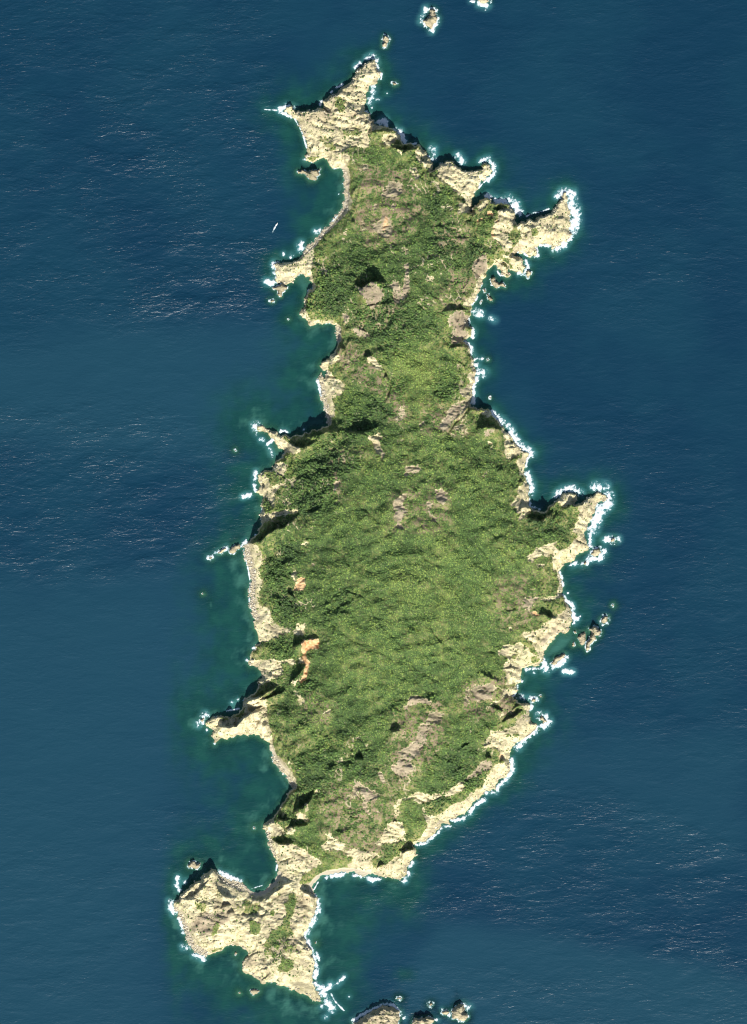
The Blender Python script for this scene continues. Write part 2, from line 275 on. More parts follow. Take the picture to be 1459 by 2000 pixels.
# ------------------------------------------------------------------ what covers the ground
bare = np.zeros((NY, NX), np.float32); pink = bare.copy(); red = bare.copy(); yel = bare.copy(); green = bare.copy()
def paint(arr, t, pts, v=1.0):
    p = T(t, pts); xs = [q[0] for q in p]; ys = [q[1] for q in p]
    i0 = max(0, int(min(xs)-X0)-1); i1 = min(NX, int(max(xs)-X0)+3); j0 = max(0, int(min(ys)-Y0)-1); j1 = min(NY, int(max(ys)-Y0)+3)
    if i1 <= i0 or j1 <= j0: return
    m = inside(p, gx[i0:i1], gy[j0:j1])
    sub = arr[j0:j1, i0:i1]; np.maximum(sub, m*np.float32(v), out=sub)
BARE = [
 ('A', [(200,950),(450,1040),(620,900),(950,650),(1100,480),(1200,600),(1200,800),(1060,850),(1060,1050),(1120,1150),(1200,1220),(1040,1260),(1100,1330),(900,1400),(800,1459),(400,1459),(380,1200)], 1),
 ('C', [(440,0),(900,0),(1100,30),(1080,90),(850,90),(760,180),(880,170),(890,200),(860,260),(890,340),(890,500),(910,600),(880,680),(850,720),(700,860),(600,960),(540,1060),(540,1459),(500,1459),(500,1300),(400,1290),(330,1380),(200,1400),(160,1180),(420,1120),(470,1060),(560,940),(720,780),(820,660),(830,300),(740,300),(600,180),(440,200)], 1),
 ('B', [(310,450),(390,460),(470,580),(440,690),(340,580)], .8), ('B', [(500,640),(560,560),(650,560),(740,645),(940,600),(1040,600),(1030,700),(860,860),(830,990),(760,920),(690,910),(600,780),(530,720)], 1),
 ('B', [(740,950),(850,1000),(830,1060),(690,1060)], .9), ('B', [(530,980),(620,970),(680,1050),(560,1020)], .7), ('B', [(870,1000),(960,900),(1000,950),(900,1080)], .7),
 ('B', [(1080,1040),(1200,1000),(1250,1100),(1180,1200),(1100,1160)], 1), ('B', [(120,440),(200,460),(160,530)], .8), ('B', [(0,290),(150,290),(200,400),(100,370),(60,430),(0,380)], .9),
 ('B', [(230,620),(320,600),(350,740),(290,750)], .55),
 ('D', [(680,360),(760,420),(760,480),(720,550),(680,640),(740,640),(700,760),(660,720),(560,620),(540,560),(590,420)], .85),
 ('D', [(770,470),(880,420),(1080,370),(1200,150),(1300,170),(1320,350),(1320,600),(1100,750),(960,690),(990,800),(850,760),(740,760),(780,640),(820,620)], 1),
 ('D', [(640,770),(760,760),(870,850),(860,970),(770,940)], 1), ('D', [(550,850),(610,810),(720,980),(600,930)], 1),
 ('D', [(420,950),(500,910),(440,1080),(340,1260),(260,1240),(370,1100)], .8),
 ('E', [(250,50),(540,0),(630,0),(620,170),(650,300),(640,330),(620,200),(550,170),(430,270),(270,270)], 1),
 ('E', [(500,500),(580,480),(600,600),(720,600),(850,620),(860,660),(600,690),(520,580)], .6), ('E', [(850,650),(900,700),(900,800),(860,860)], .9),
 ('E', [(690,1020),(800,960),(900,950),(890,1000),(800,1030),(780,1090),(850,1160),(920,1180),(940,1260),(910,1310),(850,1300),(800,1330),(800,1459),(720,1459),(670,1150)], 1),
 ('E', [(1110,980),(1200,960),(1310,1070),(1270,1090),(1190,1030)], 1),
 ('F', [(985,500),(1080,570),(1160,800),(1130,900),(1100,1110),(1050,1120),(1010,1060),(960,980),(1060,930),(1030,830),(1090,810),(1040,650)], .9),
 ('F', [(100,1430),(190,1380),(240,1420),(210,1459),(100,1459)], .9), ('F', [(900,150),(1060,130),(1140,60),(1090,160),(1030,180)], .7),
 ('G', [(1310,450),(1430,400),(1400,500),(1459,620),(1459,720),(1380,560)], 1), ('G', [(860,0),(1000,0),(990,80),(950,120),(980,200),(950,350),(890,200)], 1),
 ('G', [(220,330),(330,340),(450,390),(520,480),(660,570),(670,620),(520,590),(480,650),(480,560),(330,430)], 1), ('G', [(390,740),(440,680),(560,740),(550,770),(470,760),(550,870),(420,780)], .9),
 ('G', [(250,790),(400,840),(380,910),(280,950),(250,960)], .9), ('G', [(220,960),(480,910),(470,960),(410,1000),(430,1120),(380,1110),(330,1010),(240,1000)], .9),
 ('G', [(480,1080),(560,1030),(620,1090),(540,1110)], .6), ('G', [(340,1200),(480,1150),(650,1140),(660,1180),(540,1190),(340,1260),(290,1290),(290,1180),(280,1060),(330,1200)], 1),
 ('H', [(490,480),(560,500),(560,540),(490,530)], 1), ('H', [(440,210),(520,180),(570,250),(490,260)], .8), ('H', [(600,320),(700,410),(750,500),(690,480),(640,470)], .9),
 ('H', [(650,500),(780,530),(840,590),(780,640),(700,660),(660,590)], .9), ('H', [(790,690),(840,600),(920,610),(870,740),(850,820),(780,830)], 1), ('H', [(720,1110),(850,880),(900,930),(890,1080),(920,1150),(780,1270),(810,1190),(760,1140)], .95),
 ('H', [(1180,1000),(1350,980),(1345,1070),(1240,1100),(1150,1080)], .8), ('H', [(640,590),(700,600),(760,700),(680,690)], .4),
 ('J', [(970,350),(1050,260),(1140,200),(1260,230),(1250,300),(1150,340),(1070,540),(1050,620),(1090,730),(990,780),(940,840),(840,880),(780,970),(740,930),(730,830),(700,790),(600,800),(520,850),(540,930),(480,820),(560,740),(640,700),(750,660),(760,740),(850,720),(960,660),(910,560),(960,450)], 1),
 ('J', [(530,920),(640,910),(690,860),(650,870)], .9), ('J', [(640,1200),(800,1180),(810,1210),(600,1240)], 1), ('J', [(770,960),(840,1080),(840,1200),(780,1180),(790,1060),(750,990)], .9),
 ('J', [(610,1450),(760,1390),(850,1320),(920,1360),(940,1459),(600,1459)], .85), ('J', [(850,1240),(930,1380),(890,1380),(840,1260)], 1),
 ('L', [(480,380),(640,330),(800,240),(830,170),(970,200),(970,260),(930,360),(800,410),(710,540),(700,660),(600,700),(330,710),(310,640),(380,630),(270,570),(300,490),(360,490),(450,460),(550,500),(560,560),(640,590),(590,490)], 1),
 ('L', [(310,700),(490,700),(490,840),(340,860),(320,780)], .8), ('L', [(210,880),(330,900),(440,850),(450,960),(300,1000),(200,1080),(130,1080),(220,1000)], .75),
 ('L', [(400,1000),(480,1030),(560,1040),(570,1200),(660,1250),(590,1340),(430,1470),(100,1459),(180,1300),(400,1240),(520,1130)], .75), ('L', [(250,1130),(320,1110),(310,1160),(260,1170)], .9),
 ('L', [(10,1190),(70,1170),(80,1200),(30,1200)], .9), ('L', [(240,380),(320,420),(300,430)], .8), ('L', [(350,310),(400,310),(400,340),(360,330)], .9),
 ('N', [(1230,100),(1459,0),(1459,120),(1290,160),(1190,160)], .85), ('N', [(1250,160),(1459,160),(1459,340),(1400,330),(1330,220)], .6),
 ('N', [(860,600),(1000,500),(1000,580),(900,640),(860,640),(700,680),(640,700),(580,720),(670,860),(850,760),(1000,700),(1200,540),(1280,380),(1420,310),(1470,400),(1330,620),(1210,630),(1000,850),(850,910),(780,940),(620,1110),(490,1100),(560,1070),(650,940),(640,860),(560,720),(480,680),(430,700),(350,780),(420,860),(340,740),(410,670),(560,630),(800,630)], 1),
 ('N', [(290,920),(400,890),(460,980),(430,1060),(480,1090),(200,1110),(140,1100),(230,1030)], 1), ('N', [(470,1160),(550,1130),(560,1220),(480,1330),(490,1380),(420,1459),(250,1450),(0,1420),(0,1330),(200,1350),(300,1280),(380,1230)], 1),
 ('N', [(0,1180),(80,1150),(230,1220),(100,1290),(0,1280)], .6), ('N', [(1050,20),(1080,20),(1080,50),(1060,50)], 1), ('N', [(350,860),(410,780),(380,760),(350,800)], .7),
 ('M', [(480,0),(560,60),(700,210),(720,260),(710,340),(680,350),(640,260),(490,80)], 1), ('M', [(720,570),(780,560),(850,620),(840,660),(740,620)], 1), ('M', [(790,490),(840,490),(840,540),(800,540)], .9), ('M', [(880,350),(950,350),(950,380),(890,375)], .9),
 ('M', [(390,720),(520,580),(510,660),(620,760),(480,790),(490,830),(560,870),(700,870),(860,960),(980,1040),(950,1080),(870,1100),(860,1150),(700,1160),(570,1150),(530,980),(460,920),(440,780)], 1),
 ('M', [(630,720),(720,700),(700,770),(640,760)], .8), ('M', [(940,850),(1060,820),(1180,860),(1180,930),(1020,920),(960,900)], .75), ('M', [(990,750),(1080,760),(1100,870),(1040,820)], .7),
 ('M', [(1180,940),(1260,910),(1410,900),(1420,950),(1290,1000),(1459,1060),(1459,1180),(1240,1110),(1200,1080),(1260,1020)], .8), ('M', [(570,30),(630,130),(680,190),(620,130)], .7), ('M', [(560,540),(650,590),(560,620)], .5),
 ('O', [(60,500),(300,300),(500,180),(900,440),(1000,470),(1150,260),(1459,260),(1520,500),(1500,800),(1459,900),(1560,1500),(1300,1450),(900,1300),(750,1200),(820,960),(600,960),(400,1100),(200,950),(60,640)], 1),
 ('I', [(410,390),(560,400),(620,590),(560,660),(600,760),(580,900),(560,1000),(680,1000),(720,1150),(870,1220),(880,1250),(700,1300),(600,1340),(530,1340),(500,1100),(440,900),(440,600)], .72), ('I', [(560,1080),(690,1060),(720,1100),(620,1220),(760,1230),(870,1210),(720,1280),(560,1290),(510,1150)], .9),
 ('I', [(740,480),(820,470),(800,520),(750,520)], .7), ('I', [(920,1160),(1010,1150),(1000,1280),(900,1250)], 1), ('I', [(920,380),(1060,370),(1060,410),(940,410)], .6), ('I', [(870,660),(940,640),(900,780),(870,750)], .9),
 ('K', [(610,330),(680,330),(1060,330),(1060,370),(880,370),(940,420),(930,480),(720,570),(690,540),(740,430),(620,400)], .95), ('K', [(1080,310),(1130,320),(1110,370),(1060,360)], .9), ('K', [(1000,560),(1100,500),(1100,560),(1050,590)], .7),
 ('K', [(200,980),(240,890),(540,900),(680,820),(780,790),(820,1060),(860,1180),(940,1330),(1060,1459),(1000,1459),(830,1230),(740,1080),(500,1050),(330,1090),(280,1150),(260,1000)], 1), ('K', [(560,700),(800,680),(790,780),(600,850),(480,940),(560,800)], .7),
 ('K', [(1040,610),(1080,620),(1110,700),(1160,720),(1160,770),(1100,780)], .8), ('K', [(1290,830),(1400,790),(1430,800),(1390,850)], 1), ('K', [(880,820),(910,810),(920,860),(860,890)], .8), ('K', [(1000,1270),(1040,1270),(1010,1370),(950,1350)], .55),
 ('X', [(830,545),(848,540),(846,556),(834,556)], .8),
]
PINK = [
 ('C', [(1180,500),(1300,400),(1400,420),(1390,520),(1300,600),(1200,570)], .8), ('C', [(1080,870),(1150,800),(1220,740),(1280,800),(1310,850),(1240,960),(1200,930)], .85), ('C', [(940,260),(1060,240),(1110,300),(980,330)], .55), ('C', [(1000,770),(1060,760),(1060,880),(1010,900)], .6),
 ('C', [(1100,620),(1160,600),(1150,680),(1090,700)], .6), ('C', [(1150,700),(1190,690),(1190,740),(1150,730)], .7), ('C', [(1260,640),(1330,620),(1300,710)], .7), ('C', [(840,850),(900,860),(880,960),(830,930)], .5),
 ('C', [(1395,1190),(1459,1180),(1459,1459),(1370,1459),(1410,1330)], .8), ('C', [(1140,300),(1200,300),(1240,360),(1170,350)], .45),
 ('B', [(10,800),(80,730),(180,800),(150,900),(60,880)], .8), ('B', [(40,970),(110,970),(90,1050),(50,1040)], .8), ('B', [(0,1090),(80,1120),(80,1200),(0,1260)], .85), ('B', [(200,980),(240,970),(230,1060),(210,1060)], .7), ('B', [(170,1090),(230,1090),(220,1150)], .7),
 ('B', [(480,1270),(640,1290),(640,1380),(540,1370)], .55), ('B', [(160,1350),(230,1400),(230,1459),(180,1459)], .7),
 ('D', [(340,840),(470,730),(500,880),(440,980),(390,1000),(350,920)], .95), ('D', [(110,1390),(200,1310),(330,1300),(330,1459),(120,1459)], .8), ('D', [(50,590),(200,700),(160,760),(80,660)], .5),
 ('E', [(1020,290),(1110,320),(1200,255),(1300,330),(1300,420),(1200,500),(1160,480)], 1), ('E', [(1330,290),(1400,230),(1459,230),(1459,460),(1400,440),(1400,340)], .9), ('E', [(1370,490),(1420,480),(1410,560),(1370,550)], .9), ('E', [(910,560),(1000,570),(1000,650),(950,650)], .9), ('E', [(1010,680),(1100,660),(1190,740),(1130,790),(1050,750)], .9),
 ('F', [(320,130),(400,60),(420,0),(500,0),(490,70),(400,160)], .95), ('F', [(0,30),(60,60),(120,20),(250,80),(230,160),(140,210),(60,150)], .95),
 ('F', [(870,540),(880,470),(930,330),(850,300),(950,240),(1050,230),(1040,330),(1000,400),(1060,440),(960,540)], .95), ('F', [(930,740),(1000,750),(1010,790),(940,800)], .9),
 ('F', [(560,1340),(690,1210),(640,1300),(600,1390)], .8), ('F', [(800,1300),(830,1220),(900,1130),(1010,1080),(1060,1120),(1000,1180),(930,1250),(880,1310),(810,1390),(760,1330)], .9), ('F', [(340,1250),(440,1060),(450,1230),(400,1300)], .6), ('F', [(0,420),(100,440),(120,480),(0,490)], .8), ('F', [(720,1140),(800,1150),(800,1220),(760,1210)], .5), ('F', [(270,790),(320,780),(330,900),(290,900)], .7),
 ('G', [(1030,650),(1110,620),(1090,730)], .8), ('G', [(980,920),(1030,840),(1070,890),(1010,990)], .9), ('G', [(910,440),(990,480),(960,510)], .7),
 ('H', [(420,400),(560,370),(550,400),(480,460)], .95), ('H', [(430,830),(500,770),(530,770),(450,840)], .9), ('H', [(340,930),(400,860),(400,890)], .8), ('H', [(0,940),(120,980),(110,1040),(60,1050),(110,1140),(20,1040)], .9), ('H', [(0,1240),(30,1300),(0,1320)], .8), ('H', [(500,600),(580,540),(590,600)], .7), ('H', [(260,230),(330,220),(330,420),(200,460),(120,440),(150,380)], .45),
 ('X', [(765,985),(790,962),(800,968),(788,985),(795,1000),(780,1020),(790,1030),(772,1032)], .85), ('X', [(832,982),(846,980),(842,1000),(852,1012),(856,1028),(842,1018)], .85), ('X', [(845,955),(868,952),(872,970),(858,985)], .8), ('X', [(783,912),(820,905),(822,925),(790,930)], .75),
 ('J', [(430,1270),(490,1190),(640,1190),(570,1240),(500,1300),(540,1360)], .8), ('J', [(600,940),(660,950),(640,990)], .6),
 ('L', [(20,870),(130,830),(210,880),(200,1000),(50,1010),(10,960)], .95), ('L', [(620,470),(820,280),(840,370),(760,420),(680,530)], .7),
 ('N', [(1010,460),(1200,300),(1260,300),(1250,400),(1180,450),(1010,500)], .9), ('N', [(350,220),(540,120),(560,0),(720,0),(650,80),(620,200),(540,260),(480,320),(550,400),(480,440),(440,500),(330,420),(310,370),(400,290)], .9),
 ('N', [(160,430),(220,420),(340,600),(240,530)], .85), ('N', [(10,530),(100,560),(220,620),(200,660),(110,690),(60,760),(150,870),(50,760)], .85), ('N', [(20,380),(60,400),(30,490)], .8), ('N', [(600,280),(680,250),(650,300)], .8), ('N', [(320,30),(360,80),(370,180),(340,150)], .7),
 ('X', [(785,1380),(800,1360),(830,1358),(850,1372),(825,1368),(800,1374),(790,1395)], .9), ('X', [(838,1385),(868,1392),(860,1408),(845,1412),(830,1432),(806,1446),(812,1424),(832,1408)], .85), ('X', [(924,1352),(950,1330),(965,1350),(945,1370),(926,1365)], .8), ('X', [(905,1345),(915,1340),(918,1375),(908,1370)], .7),
 ('M', [(1260,250),(1340,270),(1459,370),(1459,430),(1400,460),(1459,650),(1360,520),(1340,330),(1290,430),(1260,400)], .85), ('M', [(1090,640),(1190,740),(1130,690)], .9), ('M', [(1330,150),(1370,150),(1350,270)], .8), ('M', [(1240,530),(1270,520),(1260,620)], .5), ('M', [(1160,560),(1210,620),(1180,610)], .6),
 ('O', [(320,700),(440,640),(620,640),(700,700),(600,760),(480,840),(420,850),(320,820)], .9), ('O', [(820,1070),(950,1050),(900,1180),(830,1150)], .6), ('O', [(950,960),(1300,880),(1350,990),(1120,1050)], .7), ('O', [(1300,470),(1470,470),(1440,680),(1280,760)], .5), ('O', [(560,560),(640,560),(740,660),(620,690)], .6),
 ('I', [(1060,560),(1100,560),(1140,640),(1080,620)], .7), ('I', [(1110,740),(1160,650),(1160,700)], .8), ('I', [(1330,800),(1390,780),(1350,830)], .8), ('I', [(1060,130),(1090,260),(1060,240)], .6),
 ('K', [(1290,390),(1340,340),(1310,480)], .7), ('K', [(1030,1120),(1150,1100),(1090,1190)], .45),
 ('A', [(420,1070),(560,1055),(740,1080),(680,1180),(480,1160),(400,1130)], .55), ('A', [(900,1060),(990,1080),(920,1130)], .5),
]
WITHER = [('X', [(690,335),(760,320),(810,350),(830,420),(800,470),(740,490),(700,470),(690,420),(710,380)], .40), ('X', [(845,440),(900,430),(930,470),(900,500),(850,490)], .36), ('X', [(740,750),(790,740),(800,820),(760,830)], .38), ('X', [(820,790),(910,790),(930,850),(830,850)], .36), ('X', [(640,1530),(760,1520),(780,1600),(740,1680),(640,1670),(620,1600)], .34), ('X', [(770,1390),(870,1360),(880,1430),(800,1540),(760,1520)], .38), ('X', [(700,610),(790,580),(800,630),(700,660)], .28), ('X', [(870,530),(930,520),(930,620),(850,600)], .30), ('X', [(600,1340),(660,1370),(640,1420),(580,1390)], .30), ('X', [(900,1330),(1000,1320),(1010,1400),(900,1400)], .38), ('X', [(640,880),(680,870),(680,980),(640,960)], .30), ('X', [(760,960),(880,940),(880,1040),(760,1040)], .26), ('X', [(960,1130),(1050,1110),(1050,1220),(970,1230)], .28), ('X', [(630,640),(740,700),(760,790),(690,740),(640,690)], .36)]
RED = [('D', [(495,360),(530,340),(535,400),(505,395)], 1), ('D', [(410,430),(440,430),(430,460)], 1), ('D', [(550,530),(575,540),(580,610),(550,600)], .9), ('D', [(580,420),(605,430),(590,470)], .8),
 ('J', [(530,1355),(575,1340),(585,1370),(545,1380)], 1), ('L', [(590,175),(630,175),(630,210),(595,210)], 1),
 ('I', [(940,720),(990,720),(1000,800),(940,860),(910,850),(930,790)], .75), ('I', [(975,1320),(1140,1290),(1130,1370),(1030,1400),(1010,1459),(970,1459),(965,1350)], 1), ('K', [(1120,190),(1170,150),(1290,130),(1270,210),(1180,240),(1160,290),(1180,370),(1160,500),(1120,550),(1140,380),(1120,290)], 1), ('K', [(1100,480),(1150,470),(1140,560),(1110,540)], .6),
 ('O', [(330,540),(360,560),(360,590),(330,570)], .5), ('O', [(530,570),(560,600),(540,610)], .6), ('C', [(1200,740),(1260,800),(1230,880),(1210,860)], .45), ('B', [(0,1150),(60,1160),(0,1230)], .4),
 ('M', [(800,1340),(830,1350),(815,1380)], .4), ('O', [(1380,470),(1410,480),(1390,510)], .5), ('N', [(1330,260),(1390,260),(1340,310)], .5), ('F', [(840,20),(870,20),(860,45)], .6)]
YEL = [('L', [(340,490),(450,460),(550,510),(550,690),(400,690),(380,640)], .8), ('P', [(510,1040),(600,1050),(590,1090),(520,1080)], .8), ('K', [(700,960),(800,900),(800,1020)], .2),
 ('X', [(760,690),(850,690),(880,740),(860,800),(800,800),(770,760)], .35), ('O', [(1190,1280),(1290,1290),(1270,1330),(1210,1330)], .8)]
GREEN = [('A', [(740,920),(850,930),(850,1040),(790,1090),(750,1050)], .55), ('A', [(720,1150),(800,1160),(800,1220),(730,1210)], .45), ('A', [(820,1250),(1000,1220),(1010,1290),(830,1330)], .5), ('A', [(580,1280),(680,1270),(760,1350),(770,1430),(700,1440),(600,1380)], .4),
 ('D', [(880,510),(960,500),(980,570),(930,600)], .8), ('D', [(650,540),(700,500),(720,600),(660,620)], .5), ('D', [(860,600),(980,580),(860,640)], .4), ('D', [(1250,560),(1285,570),(1220,650),(1205,640)], .7),
 ('J', [(560,860),(600,810),(690,810),(690,860),(620,890)], .8), ('J', [(720,690),(800,660),(900,600),(930,690),(800,760)], .7), ('J', [(840,820),(920,810),(900,850)], .5), ('J', [(570,1250),(750,1230),(850,1280),(830,1330),(700,1340)], .85),
 ('L', [(550,580),(650,590),(650,650),(580,670),(550,640)], .85), ('L', [(430,480),(445,480),(440,620),(420,620)], .8), ('L', [(510,590),(520,590),(520,640),(510,640)], .8), ('L', [(390,600),(420,610),(410,650),(385,650)], .7), ('L', [(205,920),(270,900),(310,980),(220,1010)], .8), ('L', [(840,320),(880,330),(860,370)], .6), ('L', [(300,1330),(460,1300),(440,1360),(310,1370)], .5),
 ('N', [(440,700),(540,720),(640,870),(650,920),(590,1050),(480,1060),(430,940),(410,800)], .95), ('N', [(660,700),(840,690),(820,770),(720,830)], .9), ('N', [(880,660),(1040,610),(950,700)], .9), ('N', [(1150,480),(1220,430),(1220,490)], .8), ('N', [(1030,540),(1150,510),(1060,600)], .5), ('N', [(150,1140),(380,1110),(330,1200),(180,1180)], .9), ('N', [(230,1230),(330,1220),(300,1280),(230,1270)], .8),
 ('O', [(360,540),(460,550),(420,650),(370,610)], .8), ('O', [(560,740),(600,720),(560,840),(490,860)], .9), ('O', [(830,690),(990,760),(960,820),(910,900),(860,780)], .75), ('O', [(1210,560),(1260,460),(1330,470),(1270,650),(1230,760),(1290,840),(1130,880),(1000,930),(1100,800),(1180,780),(1230,640)], .85),
 ('O', [(1130,1150),(1250,1070),(1290,1100),(1270,1200),(1140,1190)], .95), ('O', [(1050,620),(1110,640),(1090,700)], .8), ('O', [(830,600),(930,590),(910,670),(840,650)], .9), ('O', [(810,520),(850,530),(830,560)], .8), ('O', [(530,520),(580,530),(560,560)], .7),
 ('O', [(720,480),(1020,560),(980,680),(730,650)], .35), ('O', [(950,950),(1100,880),(1300,870),(1350,1000),(1100,1130),(1000,1080)], .35), ('O', [(1340,310),(1440,290),(1459,340),(1380,370)], .9), ('O', [(410,440),(520,430),(500,460)], .5), ('O', [(760,830),(830,820),(800,900)], .4),
 ('M', [(870,1110),(1180,1080),(1200,1110),(940,1160),(850,1260),(780,1240),(770,1190)], .8), ('M', [(980,1040),(1050,960),(1150,930),(1190,1040),(1000,1090)], .7),
 ('K', [(720,190),(880,180),(1000,80),(1050,100),(1110,220),(1100,300),(760,310),(700,270)], .8), ('K', [(940,400),(1100,380),(1040,480),(960,470)], .9), ('I', [(580,640),(720,540),(700,700)], .6), ('I', [(580,900),(720,900),(860,1000),(880,1160),(720,1120),(640,1000)], .85)]
for t, p, v in BARE: paint(bare, t, p, v)
for t, p, v in PINK: paint(bare, t, p, v*.86); paint(pink, t, p, v)
wither = np.zeros((NY, NX), np.float32)
for t, p, v in WITHER: paint(wither, t, p, min(1.0, v*2.2))
for t, p, v in RED: paint(bare, t, p, v); paint(red, t, p, v)
for t, p, v in YEL: paint(yel, t, p, v)
for t, p, v in GREEN: paint(green, t, p, v)
# ragged edges: look every patch up through a crumpled map
wx = np.clip(np.rint(np.arange(NX)[None] + 5.0*noise(26, 33) + 3.2*nC + 1.8*nD + 1.2*nE), 0, NX-1).astype(int)
nC2 = noise(11, 31); nD2 = noise(4.6, 32)
wy = np.clip(np.rint(np.arange(NY)[:, None] + 5.0*noise(26, 34) + 3.2*nC2 + 1.8*nD2 + 1.2*nE), 0, NY-1).astype(int)
wither = np.clip(1.55*blur(wither[wy, wx], 8, 2)*sstep(-.35, .45, .5*nC2 + .45*nD2 + .5*nB), 0, 1)
mot = .34*nD + .30*nC + .26*nE + .16*nB
bare = bare[wy, wx]; pink = pink[wy, wx]; red = red[wy, wx]; yel = blur(yel[wy, wx], 2, 1); green = green[wy, wx]
core = blur(bare, 6, 2); bare = sstep(.20, .62, .66*blur(bare, 2, 2) + .34*core + .80*mot*(1-.6*sstep(.7, 1, core)))
pink = np.clip(blur(pink, 2, 1), 0, 1); red = np.clip(blur(red, 1, 1)*(1.15+.4*mot), 0, 1)
green = np.clip(.6*blur(green, 3, 2)+.4*blur(green, 8, 1) + .45*mot*(green+blur(green, 6, 1)), 0, 1)
shore_band = np.clip(1 - MAIN/(4.5 + 2*nC + 2.5*nB), 0, 1)
bare = np.maximum(bare, sstep(.2, .7, shore_band))
# random thin places in the scrub
thin = sstep(.40, .80, nB*.5 + nC*.5 + .35*nD + .15*nA) * .6
GRASS = [(850,1150,170,260,.55),(780,1000,110,120,.45),(760,1300,130,90,.5),(810,720,60,60,.75),(940,980,80,80,.45),(1000,1100,70,80,.45),(690,790,26,36,.15),(900,1280,90,60,.3),(740,390,60,70,.2),(620,1420,40,60,.45),(650,1620,40,50,.35),(1080,1000,40,30,.3),(860,880,80,40,.45),(800,1600,30,40,.2),(560,1300,60,40,.1),(720,280,40,20,.2)]
lush = np.zeros((NY, NX), np.float32)
for x, y, rx, ry, k in GRASS: lush = np.maximum(lush, k*np.exp(-((GX-x)/rx)**2-((GY-y)/ry)**2))
streak = sstep(.60, 1.0, 1-2.2*np.abs(noise(15, 35, 1.7, .8, 1.15) + .35*nC2) + .45*nA + .35*nD)*sstep(.0, .5, noise(55, 36) + .2)*(1-np.clip(2.2*lush, 0, .93))
thin = np.maximum(thin*(1-np.clip(1.5*lush, 0, .8)), .66*streak)
bare = np.maximum(bare, thin*sstep(8, 25, MAIN))
pink = np.maximum(pink, thin*.9)
bare = np.clip(bare - 1.15*sstep(.18, .55, green), 0, 1)
bare = np.clip(bare - .55*sstep(.15, .7, nC*.6 + nD*.5 + .3*nB)*(bare < .97), 0, 1)
bare = np.maximum(bare, sstep(.25, .6, red))
bareB = blur(bare, 1, 1)
dry = np.clip(sstep(-.15, .75, .45*noise(70, 37) + .40*noise(22, 38) + .30*nC + .2*nD) * .85 + .9*blur(bare, 10, 2) + .8*wither + .75*(1-sstep(12, 62, MAIN+22*nA+12*nB))*sstep(-.5, .35, nB+.6*nC), 0, 1)

# ------------------------------------------------------------------ scarps (a lip that drops to the north), gullies, beaches
def scarp(t, pts, hgt, L):
    p = sorted(T(t, pts)); xs = np.array([q[0] for q in p]); ys = np.array([q[1] for q in p])
    i0 = int(xs[0]-X0); i1 = int(xs[-1]-X0)+1
    x = gx[i0:i1]; lip = np.interp(x, xs, ys)
    lip = lip + 1.6*perlin(x/7.0+3, x*0+hgt, 9) + .8*perlin(x/2.5, x*0+hgt, 8)
    half = (xs[-1]-xs[0])/2; end = np.clip((half-np.abs(x-(xs[0]+xs[-1])/2))/max(3.0, .62*half), 0, 1)
    j0 = max(0, int(ys.min()-30-Y0)); j1 = min(NY, int(ys.max()+L-Y0)+2)
    s = gy[j0:j1][:, None]-lip[None]
    up = np.where(s >= 0, 1-sstep(0, L, s), 1-sstep(0, 2.2, -s))
    dn = np.where(s < 0, 1-sstep(4, 26, -s), 0)*.35
    if hgt <= 6: end = end*np.clip(.62 + .7*perlin(x/6.0+9, x*0+L, 7), .1, 1.1)
    add = hgt*(up - dn*(1-up))*end[None]
    sub = H[j0:j1, i0:i1]; sub += add*sstep(0, 4, MAIN[j0:j1, i0:i1])
